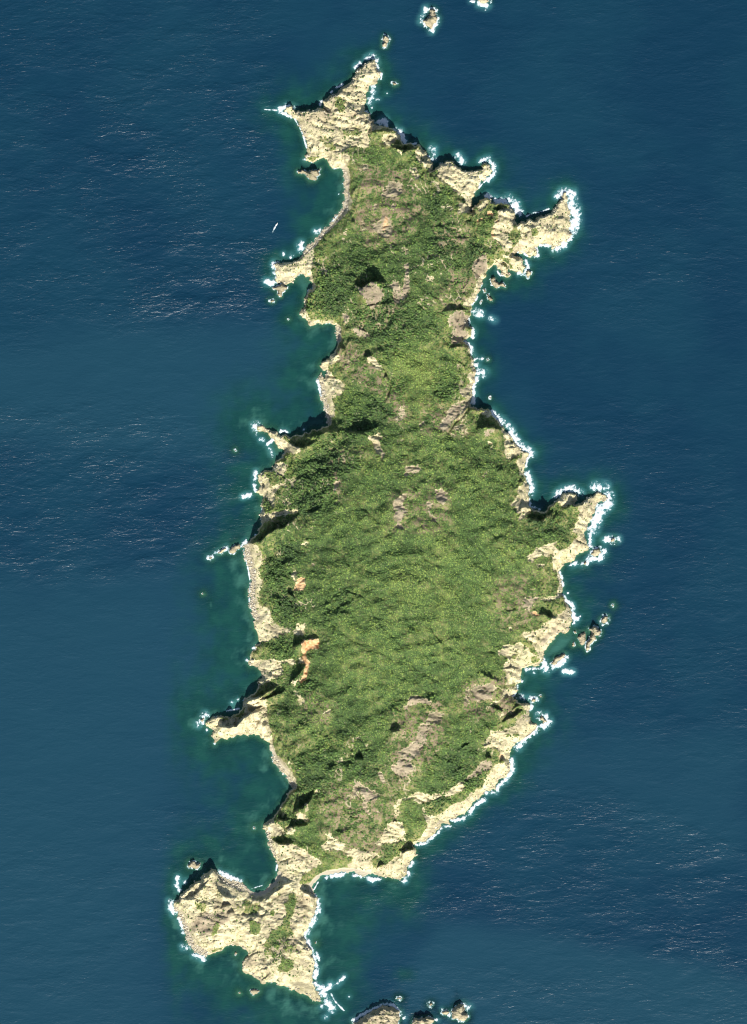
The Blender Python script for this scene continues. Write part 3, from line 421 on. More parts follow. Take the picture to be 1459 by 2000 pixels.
SCARPS = [
 ('E', [(1020,265),(1100,322),(1180,262),(1240,255),(1340,268)], 21, 55), ('E', [(865,852),(900,870),(950,900)], 9, 25), ('E', [(1120,960),(1160,965),(1200,950)], 9, 18), ('E', [(1310,1160),(1350,1140)], 6, 14), ('E', [(1050,690),(1100,710),(1180,745)], 5, 16), ('E', [(895,590),(930,560)], 5, 14),
 ('G', [(1100,415),(1200,412),(1300,402),(1420,352)], 10, 32), ('G', [(540,500),(600,545),(650,562),(740,545),(810,500)], 14, 26), ('G', [(660,475),(760,455),(850,440),(940,400),(1010,412)], 9, 24), ('G', [(700,1180),(780,1175),(880,1130)], 6, 22), ('G', [(960,600),(1010,570)], 5, 16),
 ('G', [(420,790),(480,830),(550,875)], 5, 12), ('G', [(300,950),(330,930)], 6, 10), ('G', [(340,410),(440,420)], 5, 10), ('G', [(400,700),(500,650)], 5, 14),
 ('I', [(430,398),(520,388),(580,375),(640,318),(720,268),(810,240),(900,165),(950,112)], 23, 48), ('I', [(720,610),(800,590),(890,550)], 5, 18), ('I', [(850,690),(940,690)], 5, 10), ('I', [(830,860),(900,905)], 9, 14), ('I', [(880,1375),(960,1345),(1015,1305)], 15, 24), ('I', [(1000,1312),(1140,1292)], 7, 14), ('I', [(1150,990),(1260,960)], 5, 20), ('I', [(1250,1075),(1340,1055),(1440,1080)], 4, 22),
 ('K', [(990,560),(1060,500),(1120,430),(1160,380)], 12, 22), ('K', [(560,740),(700,695),(820,625),(900,570)], 19, 22), ('K', [(700,720),(800,700),(980,620)], 12, 18), ('K', [(270,975),(400,972),(500,962),(560,895),(680,810),(780,770)], 16, 24), ('K', [(500,880),(600,860),(700,800)], 5, 9), ('K', [(560,800),(640,770),(780,720)], 5, 8), ('K', [(620,350),(670,330)], 5, 8),
 ('M', [(690,560),(790,515),(860,445),(890,375),(905,270)], 18, 32), ('M', [(620,725),(720,692),(840,682)], 13, 20), ('M', [(475,812),(560,862),(640,872),(700,850)], 13, 20), ('M', [(540,620),(600,640),(660,640)], 11, 16), ('M', [(755,1285),(800,1325),(850,1340),(905,1388)], 13, 26), ('M', [(1280,30),(1370,50)], 8, 18), ('M', [(1030,140),(1120,110)], 6, 18), ('M', [(1090,740),(1190,760)], 4, 16),
 ('O', [(205,520),(310,512),(400,425),(470,345),(512,305)], 7, 26), ('O', [(535,315),(570,435),(640,492),(700,500)], 9, 18), ('O', [(595,582),(695,568)], 9, 18), ('O', [(645,642),(725,640)], 8, 16), ('O', [(715,662),(850,668),(985,690),(1025,640),(1075,592)], 5, 16), ('O', [(400,995),(470,968)], 5, 8), ('O', [(500,912),(590,918)], 5, 8), ('O', [(975,1295),(1055,1235)], 4, 6), ('O', [(920,1200),(1090,1160)], 3.5, 8), ('O', [(880,520),(980,520),(1060,480)], 9, 12), ('O', [(1000,540),(1100,450),(1200,390)], 9, 11), ('O', [(1040,480),(1130,400),(1260,350)], 9, 11), ('O', [(260,700),(340,695)], 4, 8), ('O', [(1320,930),(1370,960)], 5, 8), ('O', [(1350,990),(1420,990)], 4, 7),
 ('N', [(380,1165),(420,1192),(480,1165),(545,1150)], 15, 24), ('N', [(1200,285),(1265,290)], 9, 16), ('N', [(1340,318),(1400,318)], 7, 12), ('N', [(165,1345),(200,1310),(250,1300)], 6, 12), ('N', [(300,912),(350,890),(410,905)], 5, 12), ('N', [(360,790),(410,810)], 5, 8), ('N', [(880,420),(1020,375)], 5, 20), ('N', [(960,200),(1060,150)], 6, 22), ('N', [(0,290),(50,300)], 8, 22), ('N', [(300,40),(400,20)], 7, 20),
 ('L', [(635,195),(700,190),(750,228),(810,242)], 9, 16), ('L', [(180,1062),(240,1092),(310,1112)], 8, 16), ('L', [(285,1220),(400,1165),(500,1100)], 11, 16), ('L', [(380,1110),(440,1060),(540,1030)], 7, 10), ('L', [(540,1235),(610,1225)], 4, 6), ('L', [(310,715),(380,695),(480,712)], 4, 8), ('L', [(650,80),(810,65)], 3, 12), ('L', [(60,730),(180,790),(300,850)], 4, 16), ('L', [(340,170),(460,150)], 4, 14), ('L', [(90,1459),(200,1410)], 5, 12),
 ('H', [(375,378),(460,368),(560,366),(640,405)], 17, 30), ('H', [(645,535),(770,515)], 5, 7), ('H', [(665,562),(785,552)], 5, 8), ('H', [(700,695),(800,645)], 4, 9), ('H', [(855,1222),(920,1235),(1000,1262),(1060,1212),(1130,1172)], 13, 24), ('H', [(1200,1130),(1320,1105),(1459,1050)], 10, 18), ('H', [(760,870),(860,900)], 5, 9), ('H', [(300,1030),(420,950)], 4, 18), ('H', [(560,790),(680,760)], 3, 14), ('H', [(740,1180),(870,1110)], 5, 9), ('H', [(330,185),(420,200),(500,195)], 7, 12),
 ('F', [(790,240),(900,232),(1050,222)], 8, 22), ('F', [(850,595),(920,578),(990,572)], 6, 14), ('F', [(920,700),(980,740),(1040,780)], 5, 10), ('F', [(700,1030),(800,1000)], 4, 16), ('F', [(1000,1040),(1075,1032)], 5, 8),
 ('B', [(60,425),(150,462),(230,466),(320,445)], 12, 22), ('B', [(300,576),(400,572),(470,592)], 5, 12), ('B', [(430,1200),(520,1190),(620,1215)], 5, 18), ('B', [(730,955),(820,985)], 4, 6), ('B', [(760,1020),(830,1015)], 4, 6), ('B', [(145,500),(240,475)], 4, 8),
 ('D', [(550,352),(620,352),(700,352)], 9, 18), ('D', [(755,482),(870,478)], 9, 14), ('D', [(560,850),(610,820)], 4, 6), ('D', [(720,770),(790,790)], 5, 8),
 ('A', [(1060,1268),(1180,1258),(1320,1250)], 8, 16), ('A', [(1280,1375),(1410,1400)], 9, 20), ('A', [(850,915),(910,955)], 3, 6), ('A', [(880,1030),(950,1075),(1020,1068)], 4, 7), ('A', [(900,1140),(960,1098),(1090,1090)], 5, 8), ('A', [(965,738),(1070,740)], 3, 5), ('A', [(910,885),(1030,892)], 2.5, 5), ('A', [(640,1030),(690,1064)], 5, 9), ('A', [(1240,1315),(1320,1312)], 4, 7), ('A', [(920,960),(1000,975)], 2.5, 5),
 ('X', [(664,1152),(690,1160),(712,1168)], 5, 16), ('X', [(648,1195),(690,1175)], 4, 16), ('X', [(780,1375),(805,1362),(850,1362)], 5, 16), ('X', [(960,1200),(1010,1190)], 3, 14), ('X', [(758,1425),(786,1420)], 6, 16), ('X', [(830,1262),(900,1242)], 3, 20), ('X', [(820,1300),(860,1292)], 3, 16), ('X', [(920,1310),(980,1330)], 4, 14), ('X', [(690,620),(720,600),(780,590)], 4, 18), ('X', [(860,470),(930,465)], 4, 18),
]
for t, p, hgt, L in SCARPS: scarp(t, p, hgt*1.15, L)
# rock relief
ridge = 1-2*np.abs(noise(17, 21, 1.9, .8, .35)); ridge2 = 1-2*np.abs(noise(7.5, 22, 1.7, .8, -.3)); ridge3 = 1-2*np.abs(noise(3.6, 23))
rk = sstep(.35, .9, bareB)
inl = sstep(0, 10, MAIN)
steep = sstep(0, .9, 1-tc)*sstep(0, 2.5, MAIN)
rid = 1-2*np.sqrt(noise(34, 24, 2.2, .8, -.5)**2 + .03)
H += inl*(6.0*nA + 4.0*nB + 1.1*nC + 2.4*rid*sstep(12, 40, MAIN))
rav = noise(46, 25, 1.7, .8, .9); ravn = np.exp(-(rav/.13)**2)*sstep(14, 40, MAIN)
H -= 1.8*ravn + (rk*.75+.25)*sstep(.5, 5, MAIN)*(2.6*ridge + 1.0*ridge2 + .4*ridge3)*np.clip(P/16, .35, 1.2)
spur = 1-2.2*np.abs(noise(15, 27, .8, 1.5, .2))
H += 2.6*spur*sstep(2, 9, MAIN)*(1-sstep(18, 45, MAIN))*np.clip(P/15, .25, 1.3)
H += steep*(1.6*ridge2 + .8*ridge3)*np.clip(P/14, .3, 1.2)
GULLIES = [('H', [(335,165),(270,250),(180,330),(120,420),(160,465)], 4, 2.2), ('F', [(240,770),(300,900),(300,1000),(240,1100),(220,1140)], 4, 2.5), ('I', [(845,900),(890,980),(905,1080),(905,1200)], 5, 2.0), ('D', [(1120,420),(1130,540),(1105,650)], 3, 1.6), ('D', [(960,440),(1050,540)], 1.6, 1.4), ('D', [(1255,300),(1270,420)], 3, 1.6),
 ('J', [(920,600),(960,660),(1040,690)], 4, 1.6), ('K', [(760,780),(640,830),(560,870)], 3, 1.8), ('K', [(800,640),(700,740)], 3, 1.6), ('K', [(740,420),(850,430),(940,400)], 2, 1.4), ('L', [(300,700),(380,690),(480,708)], 4, 1.5), ('M', [(540,960),(640,920)], 2, 1.4), ('M', [(560,1040),(660,1000)], 2, 1.4), ('P', [(690,640),(730,720),(790,850),(785,1000)], 2, 1.3), ('B', [(450,660),(440,700)], 5, 2), ('B', [(835,1050),(820,1120),(780,1130)], 5, 2.5), ('O', [(800,1160),(820,1080),(920,1020)], 4, 1.5), ('F', [(1000,740),(1030,790)], 3, 1.4), ('E', [(750,1180),(760,1140),(850,1150)], 4, 2), ('E', [(1320,1180),(1370,1230),(1350,1330)], 3, 2), ('K', [(1115,230),(1110,300)], 5, 1.6), ('A', [(1060,870),(1050,980),(1030,1060)], 2, 1.2)]
for t, p, dep, wd in GULLIES:
    d = np.full((NY, NX), 30, np.float32); seg_dist(d, T(t, p), 8*wd, False)
    H -= dep*np.exp(-(d/wd)**2)*sstep(1, 6, MAIN)
BEACH = [('C', [(840,330),(858,450),(862,580),(838,670),(740,780),(640,885),(530,1020),(475,1070)], 7.5), ('I', [(435,420),(455,520),(490,640),(495,760),(490,900),(500,1010),(535,1080)], 10), ('E', [(715,1220),(730,1330),(765,1450)], 8), ('G', [(885,120),(925,230),(945,320)], 6), ('E', [(875,680),(885,790)], 6), ('M', [(450,770),(480,880),(510,960)], 6), ('O', [(170,620),(230,740),(270,860),(320,960),(440,1030)], 9), ('O', [(590,300),(700,360),(800,410)], 9), ('J', [(790,1000),(815,1090)], 5),
 ('M', [(505,40),(560,130),(650,240),(695,310)], 6)]
SAND = [('M', [(1459,1170),(1280,1120),(1180,1115),(1010,1145),(925,1190),(865,1260),(870,1300)], 5.5), ('M', [(250,1260),(300,1325),(380,1338),(440,1305),(520,1235),(560,1150)], 6), ('M', [(640,240),(690,290),(705,330)], 5), ('C', [(820,280),(850,330),(870,420)], 5), ('K', [(820,1160),(880,1290),(990,1420)], 4)]
bould = np.full((NY, NX), 30, np.float32); sand = bould.copy()
bm_ = np.zeros((NY, NX), np.float32); sm_ = bm_.copy()
for t, p, wd in BEACH:
    d = np.full((NY, NX), 30, np.float32); seg_dist(d, T(t, p), 18, False); bm_ = np.maximum(bm_, 1-sstep(wd*.42, wd*1.1, d+2.2*nC+1.2*nD))
for t, p, wd in SAND:
    d = np.full((NY, NX), 30, np.float32); seg_dist(d, T(t, p), 18, False); sm_ = np.maximum(sm_, 1-sstep(wd*.6, wd*1.2, d+.8*nC))
flat = np.maximum(bm_, sm_)
wide = np.clip(np.maximum(blur(flat, 9, 2)*2.0, flat), 0, 1)
H = H*(1-wide) + wide*(.25 + (.16+.28*(1-flat))*np.clip(MAIN, 0, 40) + .25*bm_*nD)
bare = np.maximum(bare, flat*.97)
H = np.where(MAIN > 0, np.maximum(H, .35*np.clip(MAIN, 0, 2)), H)

# ------------------------------------------------------------------ seabed
LP = np.array([(450,1200,50),(480,1600,50),(660,1850,60),(760,200,32),(1000,600,28),(950,380,25),(1080,1100,32),(560,780,42),(400,1500,36),(1000,850,20),(560,280,22),(620,400,38),(330,1800,34),(850,80,13),(780,1930,40),(900,1650,24),(1000,1360,40),(1120,1220,40),(480,1000,30),(1150,460,18),(700,130,18),(505,545,12),(520,470,16)], np.float64)
num = np.zeros(cgx.shape); den = num.copy()
for x, y, v in LP:
    w = 1/((cgx*200-x)**2+(cgy*200-y)**2+900)**1.5; num += w*v; den += w
LSH = upsample(num/den)*(1.0 + .65*sstep(760, 640, GX) + .35*sstep(1650, 1800, GY))
off = np.clip(-ALL, 0, R_SEA)
depth = off*(.16 + 3.0/LSH)*(1+.45*nB+.25*nC) + .25
SHOALS = [('I', 105, 970, 5, 9, .5), ('I', 120, 1100, 10, 12, .22), ('E', 390, 590, 18, 13, .35), ('M', 270, 700, 24, 18, .22), ('M', 170, 620, 9, 8, .14), ('Q', 640, 260, 22, 15, .36), ('P', 240, 1130, 16, 12, .22), ('M', 420, 120, 5, 26, .16), ('E', 540, 1160, 22, 14, .15), ('P', 960, 700, 30, 40, .10), ('I', 330, 560, 26, 14, .3), ('K', 460, 760, 22, 16, .3), ('J', 1200, 650, 13, 9, .5), ('K', 120, 950, 16, 12, .35), ('G', 420, 600, 18, 12, .5), ('E', 530, 260, 14, 14, .55), ('L', 820, 490, 26, 22, .5), ('P', 300, 1350, 40, 20, .05)]
offm = np.clip(-MAIN, 0, R_SEA)
shoal = np.maximum(np.exp(-offm/LSH)*np.clip(.85+.3*nA+.35*nB+.08*nC, .25, 1.3), .55*np.exp(-off/9.0))
shoal = shoal*(1 + sstep(.2, .5, shoal)*(.14*noise(15, 45) + .20*noise(5.5, 46)))
for t, u, v, rx, ry, k in SHOALS:
    (x, y), = T(t, [(u, v)])
    shoal = shoal + k*np.exp(-(((GX-x)/rx)**2+((GY-y)/ry)**2)*(1+.5*nC))
shoal = np.clip(shoal, 0, 1)
H = np.where(MAIN > 0, H, -np.minimum(depth, 30) + .5*nD*np.clip(depth/3, 0, 1))

# ------------------------------------------------------------------ surf
SURF = [
 ('A', [(230,1040),(290,1010),(350,1030)], 7), ('A', [(250,1070),(330,1110)], 4), ('A', [(80,1040),(200,1045)], 1.6), ('A', [(950,640),(985,605)], 5.5), ('A', [(1060,560),(1110,530),(1130,570)], 7), ('A', [(1140,600),(1160,690)], 5), ('A', [(1190,700),(1190,750)], 2.5), ('A', [(1110,830),(1100,920),(1070,970)], 7), ('A', [(1140,950),(1170,945)], 2.5), ('A', [(1100,1020)], 2.5), ('A', [(1040,1060),(1090,1080)], 3.5), ('A', [(1170,1160),(1220,1140),(1230,1180)], 7), ('A', [(1330,1230),(1390,1290),(1410,1360)], 7), ('A', [(770,830),(820,805)], 3.5), ('A', [(620,960),(610,990)], 3.5), ('A', [(370,1130),(440,1260),(480,1400)], 1.8), ('A', [(1245,885)], 1.6), ('A', [(690,890),(720,870)], 2.5),
 ('B', [(150,270),(190,380)], 6.5), ('B', [(270,400),(300,390)], 3.5), ('B', [(460,450),(460,520),(440,530)], 9), ('B', [(700,510),(740,560)], 8), ('B', [(925,560),(990,530),(1040,600),(1050,660),(990,740)], 5.5), ('B', [(960,750),(860,850)], 2), ('B', [(1000,900),(1100,950),(1200,930),(1280,1040)], 9),
 ('D', [(500,215),(600,260),(700,250),(780,340)], 8), ('D', [(700,240),(760,290),(780,360)], 10), ('D', [(870,400),(930,370),(1000,360),(1080,330)], 2), ('D', [(1170,210),(1210,165),(1310,180)], 8), ('D', [(1280,210),(1310,330),(1325,430),(1300,530)], 14), ('D', [(1290,590),(1230,670),(1130,725)], 7), ('D', [(1100,680),(1000,675)], 4), ('D', [(960,700),(975,780),(900,790),(830,740),(790,740)], 3.5), ('D', [(860,820),(880,880),(840,950),(790,940)], 4.5), ('D', [(700,970),(620,960),(590,920)], 2.5), ('D', [(370,1300),(430,1330)], 8), ('D', [(520,1370),(570,1390)], 4.5), ('D', [(345,1250),(400,1170)], 2.5), ('D', [(330,1400)], 2.5),
 ('F', [(1050,300),(1055,380)], 2.5), ('F', [(1085,400),(1080,480)], 5), ('F', [(1000,510),(1060,570),(1075,640)], 6), ('F', [(1090,680),(1120,740)], 7), ('F', [(1130,680),(1180,685)], 3.5), ('F', [(1130,820),(1190,820)], 9), ('F', [(1120,870),(1090,960),(1095,1100)], 6),
 ('H', [(530,230),(620,300),(720,390),(750,470),(810,540),(890,590),(910,620)], 9), ('H', [(880,650),(860,740)], 3), ('H', [(870,800),(910,900),(910,980)], 8), ('H', [(890,1040),(910,1120),(1000,1140)], 3.5), ('H', [(1150,1020),(1210,960),(1300,940),(1380,990)], 8),
 ('J', [(1130,150),(1220,150)], 11), ('J', [(1250,230),(1250,310),(1180,380),(1140,460),(1110,560)], 12), ('J', [(1170,350),(1150,440),(1110,560)], 11), ('J', [(1080,620),(1080,710)], 6), ('J', [(1240,650),(1340,650)], 8), ('J', [(1080,830),(1180,830),(1210,760)], 7), ('J', [(1010,880),(1050,870)], 6), ('J', [(900,890),(960,870)], 5), ('J', [(790,960),(815,1010),(825,1080)], 3.5), ('J', [(820,1180),(870,1240),(910,1270),(925,1360),(930,1440)], 5), ('J', [(960,1400)], 5), ('J', [(870,1160)], 2.5),
 ('L', [(955,100),(970,160),(970,250)], 3.5), ('L', [(1000,235)], 4), ('L', [(1040,210)], 2.5), ('L', [(690,650),(720,720)], 8), ('L', [(520,715),(600,705),(680,690)], 4.5), ('L', [(780,690),(860,660),(900,600)], 7), ('L', [(880,730),(960,740)], 6), ('L', [(450,970),(500,990)], 6), ('L', [(560,990),(620,1000)], 6), ('L', [(570,1060),(570,1100)], 5), ('L', [(640,1150),(690,1150),(740,1220),(680,1260)], 8), ('L', [(640,1270),(560,1330),(480,1410),(440,1459)], 8), ('L', [(440,870),(440,930),(390,980)], 2.5), ('L', [(485,830)], 2.5), ('L', [(600,745)], 4),
 ('N', [(1455,310),(1460,420),(1400,500)], 6), ('N', [(1390,510),(1320,570),(1310,615),(1220,625)], 5), ('N', [(1190,690),(1110,740),(1070,800),(990,870),(890,895)], 5), ('N', [(870,945),(800,935),(745,1015),(645,1095),(560,1115)], 4), ('N', [(515,1290),(485,1325)], 5), ('N', [(475,1380),(435,1459)], 6), ('N', [(0,1415),(100,1440),(210,1445)], 4),
 ('M', [(1180,1145),(1010,1185)], 4.5), ('M', [(1080,1172),(1160,1155)], 6), ('M', [(1270,1165),(1400,1190),(1459,1215)], 5), ('M', [(900,1350),(930,1440)], 3.5), ('M', [(540,1060),(530,1130)], 2), ('M', [(10,1150),(70,1190),(190,1210)], 4.5), ('M', [(300,1290),(400,1260)], 1.3), ('M', [(930,1230),(890,1300)], 1.6),
 ('P', [(830,280),(830,380),(790,470),(720,590)], 7), ('P', [(710,630),(770,740),(805,850),(822,930),(805,1020)], 5), ('P', [(805,1080),(880,1130),(890,1200),(960,1310)], 9), ('P', [(890,1150),(950,1090)], 6), ('P', [(870,1290)], 5), ('P', [(1010,1090),(1080,1010)], 4), ('P', [(950,1160),(1000,1250),(1080,1330)], 1.6), ('P', [(1130,1200)], 2.5), ('P', [(900,1390)], 5), ('P', [(820,780),(840,850)], 3.5),
 ('O', [(180,310),(170,390),(200,430)], 5), ('O', [(250,350)], 5), ('O', [(110,540),(120,620),(150,650)], 7), ('O', [(190,700),(220,780),(230,840)], 4), ('O', [(230,970),(280,980)], 6), ('O', [(340,1040),(430,1080)], 6), ('O', [(580,250),(690,310),(780,340)], 4.5),
 ('C', [(570,890),(600,880)], 6), ('C', [(430,1010),(440,1060)], 9), ('C', [(340,1110)], 5), ('C', [(260,1100)], 4), ('C', [(170,1190),(210,1200)], 7), ('C', [(100,1360),(160,1370)], 6), ('C', [(720,790),(770,740)], 2.5), ('C', [(460,200)], 4), ('C', [(785,530)], 1.8), ('C', [(820,430)], 1.8),
 ('E', [(190,240),(240,260)], 6), ('E', [(320,380)], 2.5), ('E', [(270,90),(290,200)], 5.5), ('E', [(680,1180),(720,1330)], 4), ('E', [(530,560)], 4), ('E', [(430,10)], 4),
 ('G', [(240,350),(250,390)], 10), ('G', [(300,480)], 6), ('G', [(380,560),(400,640)], 4), ('G', [(480,400),(540,410)], 4), ('G', [(700,385)], 3.5), ('G', [(240,790),(230,920),(240,960)], 5), ('G', [(120,1020),(200,1000)], 5), ('G', [(300,1120),(290,1280)], 2), ('G', [(240,1390)], 3), ('G', [(350,520),(420,470)], 4),
 ('I', [(80,530),(130,520)], 4.5), ('I', [(160,490),(230,450),(260,440)], 5), ('I', [(400,410),(440,380)], 5), ('I', [(415,450),(460,640),(480,760),(470,950)], 1.6), ('I', [(520,1390)], 5),
 ('K', [(140,940),(200,860)], 8), ('K', [(460,740)], 4), ('K', [(220,1000)], 4), ('K', [(510,710)], 3), ('K', [(660,220)], 4), ('K', [(600,340)], 4), ('K', [(290,1130)], 3), ('K', [(400,820),(520,800)], 2),
 ('Q', [(150,690),(280,620),(440,540),(520,550),(590,610)], 4.5), ('Q', [(590,650)], 5), ('Q', [(1240,580),(1200,560)], 8), ('Q', [(1230,650),(1180,700)], 4), ('Q', [(1060,650)], 5), ('Q', [(990,600)], 4), ('Q', [(940,690)], 4), ('Q', [(630,670)], 4),
 ('R', [(545,80),(500,200)], 6), ('R', [(650,180),(600,290)], 6), ('R', [(970,10),(1000,15)], 3), ('R', [(1110,95)], 2), ('R', [(1060,40),(1120,50)], 7),
]
surf = SURF_RING*.9; halo = SURF_RING*.35
for t, p, hw in SURF:
    hw *= 1.0; pts = T(t, p); R = hw*3.2
    xs = [q[0] for q in pts]; ys = [q[1] for q in pts]
    i0 = max(0, int(min(xs)-R-X0)); i1 = min(NX, int(max(xs)+R-X0)+2); j0 = max(0, int(min(ys)-R-Y0)); j1 = min(NY, int(max(ys)+R-Y0)+2)
    if i1 <= i0 or j1 <= j0: continue
    d = np.full((NY, NX), 0, np.float32)[:1, :1]
    x = gx[i0:i1][None]; y = gy[j0:j1][:, None]; d = np.full((j1-j0, i1-i0), 99, np.float32)
    if len(pts) == 1: pts = pts + [(pts[0][0]+.01, pts[0][1])]
    for (ax, ay), (bx, by) in zip(pts[:-1], pts[1:]):
        dx, dy = bx-ax, by-ay; tt = np.clip(((x-ax)*dx+(y-ay)*dy)/(dx*dx+dy*dy+1e-9), 0, 1)
        d = np.minimum(d, np.sqrt((x-ax-tt*dx)**2+(y-ay-tt*dy)**2))
    sub = surf[j0:j1, i0:i1]; np.maximum(sub, np.clip(1.2-d/hw, 0, 1.1) + .30*np.exp(-d/(1.3*hw+1)), out=sub)
    sub = halo[j0:j1, i0:i1]; np.maximum(sub, np.clip(1-d/(hw*1.2+5.0), 0, 1)*min(1, hw/6), out=sub)
surf = np.maximum(surf, np.clip(1-np.abs(MAIN+.3)/2.0, 0, 1)*np.clip(.14+.55*nB+.2*nA, 0, .6))
surf = surf*np.clip(.86+.5*nB+.35*nC, .3, 1.15)
fmask = surf + sstep(.02, .3, surf)*(.62*noise(6, 41) + .4*noise(2.4, 42) + .15*noise(12, 43)) - (surf < .02)*1.0
fmask = fmask - .32*np.clip((np.where(MAIN > 0, H, 0)-.6), 0, 6)
halo = np.clip(blur(halo, 2, 1)*(.9+.6*nC), 0, 1)

# ------------------------------------------------------------------ materials
def mat(name):
    m = bpy.data.materials.new(name); m.use_nodes = True
    nt = m.node_tree; nt.nodes.clear()
    out = nt.nodes.new('ShaderNodeOutputMaterial'); b = nt.nodes.new('ShaderNodeBsdfPrincipled')
    nt.links.new(b.outputs[0], out.inputs[0])
    return m, nt, b, out
class NB:
    def __init__(s, nt): s.nt = nt
    def n(s, typ, **kw):
        nd = s.nt.nodes.new(typ)
        for k, v in kw.items(): setattr(nd, k, v)
        return nd
    def link(s, a, b): s.nt.links.new(a, b)
    def attr(s, name, typ='GEOMETRY'):
        nd = s.n('ShaderNodeAttribute', attribute_name=name, attribute_type=typ); return nd.outputs['Fac']
    def val(s, x, sock):
        if isinstance(x, (int, float)): sock.default_value = x
        elif isinstance(x, (tuple, list)): sock.default_value = tuple(x) + ((1,) if len(x) == 3 and sock.type == 'RGBA' else ())
        else: s.link(x, sock)
    def math(s, op, a, b=0.0, clamp=False):
        nd = s.n('ShaderNodeMath', operation=op, use_clamp=clamp); s.val(a, nd.inputs[0]); s.val(b, nd.inputs[1]); return nd.outputs[0]
    def mix(s, f, a, b):
        nd = s.n('ShaderNodeMix', data_type='RGBA'); s.val(f, nd.inputs[0]); s.val(a, nd.inputs[6]); s.val(b, nd.inputs[7]); return nd.outputs[2]
    def noise(s, scale, detail=3, rough=.55, vec=None, dist=0.0):
        nd = s.n('ShaderNodeTexNoise'); nd.inputs['Scale'].default_value = scale; nd.inputs['Detail'].default_value = detail
        nd.inputs['Roughness'].default_value = rough; nd.inputs['Distortion'].default_value = dist
        if vec is not None: s.link(vec, nd.inputs['Vector'])
        return nd.outputs['Fac']
    def ramp(s, f, a, b, lo=0.0, hi=1.0):
        nd = s.n('ShaderNodeMapRange', clamp=True); nd.interpolation_type = 'SMOOTHSTEP'
        s.val(f, nd.inputs[0]); nd.inputs[1].default_value = a; nd.inputs[2].default_value = b; nd.inputs[3].default_value = lo; nd.inputs[4].default_value = hi
        return nd.outputs[0]
    def mapping(s, vec, rot=(0, 0, 0), scale=(1, 1, 1)):
        nd = s.n('ShaderNodeMapping'); s.link(vec, nd.inputs[0]); nd.inputs['Rotation'].default_value = rot; nd.inputs['Scale'].default_value = scale; return nd.outputs[0]
    def pos(s):
        return s.n('ShaderNodeNewGeometry').outputs['Position']
    def bump(s, h, dist, strength=1.0, nrm=None):
        nd = s.n('ShaderNodeBump'); s.link(h, nd.inputs['Height']); nd.inputs['Distance'].default_value = dist; s.val(strength, nd.inputs['Strength'])
        if nrm is not None: s.link(nrm, nd.inputs['Normal'])
        return nd.outputs[0]

def rock_color(b, p, pinkf):
    n1 = b.noise(.045, 5, .6, p); n2 = b.noise(.35, 4, .6, p); n3 = b.noise(.16, 4, .65, b.mapping(p, (0, 0, .4), (.5, 1.6, 1)))
    c = b.mix(b.ramp(n1, .35, .7), (.56, .485, .280), (.70, .62, .37))
    c = b.mix(b.ramp(n3, .45, .72, 0, .55), c, (.33, .27, .19))
    n5 = b.noise(.030, 6, .68, p, .8); n6 = b.noise(.05, 5, .7, b.mapping(p, (.3, .2, 1.0), (1, 1, 1)), .6)
    c = b.mix(b.ramp(n5, .46, .62, 0, .78), c, (.285, .245, .155))
    c = b.mix(b.ramp(n6, .50, .66, 0, .68), c, (.29, .275, .125))
    pk = b.mix(b.ramp(n1, .35, .65), (.22, .172, .118), (.325, .262, .18))
    pk = b.mix(b.ramp(n5, .46, .62, 0, .5), pk, (.20, .18, .105))
    c = b.mix(pinkf, c, pk)
    c = b.mix(b.ramp(n2, .52, .74, 0, .55), c, (.19, .165, .115))
    n4 = b.noise(.09, 6, .72, b.mapping(p, (0, 0, -.35), (.55, 1.5, 1)), 1.2)
    c = b.mix(b.ramp(b.math('ABSOLUTE', b.math('SUBTRACT', n4, .5)), 0, .018, .65, 0), c, (.12, .105, .075))
    return c, n2, n3

m_land, nt, bs, _ = mat('island_ground'); b = NB(nt); p = b.pos()
rc, n2, n3 = rock_color(b, p, b.attr('pink'))
rdn = b.noise(.2, 4, .6, p)
rc = b.mix(b.attr('red'), rc, b.mix(b.ramp(rdn, .35, .65), (.50, .27, .115), (.60, .40, .215)))
gn = b.noise(.09, 5, .6, p); gm = b.noise(.55, 3, .6, p)
gc = b.mix(b.ramp(gn, .35, .65), (.036, .068, .022), (.075, .118, .034))
gc = b.mix(b.attr('dry'), gc, b.mix(b.ramp(b.noise(.13, 5, .65, p), .36, .64), (.150, .178, .046), (.255, .225, .105)))
gc = b.mix(b.ramp(gm, .55, .75, 0, .5), gc, (.15, .135, .07))
gc = b.mix(b.math('MULTIPLY', b.attr('wither'), .85), gc, b.mix(b.ramp(gm, .4, .6), (.17, .125, .080), (.24, .185, .125)))
gc = b.mix(b.attr('yel'), gc, (.17, .17, .05))
cc = b.mix(b.ramp(b.math('ADD', b.attr('bare'), b.math('MULTIPLY', b.math('SUBTRACT', gm, .5), .5)), .32, .62), gc, rc)
cc = b.mix(b.math('MULTIPLY', b.attr('yel'), b.attr('bare')), cc, (.43, .39, .22))
sn = b.noise(.8, 3, .6, p)
cc = b.mix(b.attr('sand'), cc, b.mix(sn, (.36, .31, .22), (.46, .41, .30)))
cc = b.mix(b.attr('bould'), cc, b.mix(b.ramp(sn, .4, .6), (.26, .225, .145), (.52, .45, .29)))
sep = b.n('ShaderNodeSeparateXYZ'); b.link(p, sep.inputs[0])
wet = b.math('MULTIPLY', b.ramp(b.math('ADD', sep.outputs[2], b.math('MULTIPLY', n2, 1.4)), .5, 2.0, .6, 0), b.math('SUBTRACT', 1.0, b.math('MAXIMUM', b.attr('bould'), b.attr('sand')), True))      # weed and wet stone in the splash zone
cc = b.mix(wet, cc, (.13, .115, .06))
uw = b.ramp(sep.outputs[2], -3.5, -.2, 1, 0)
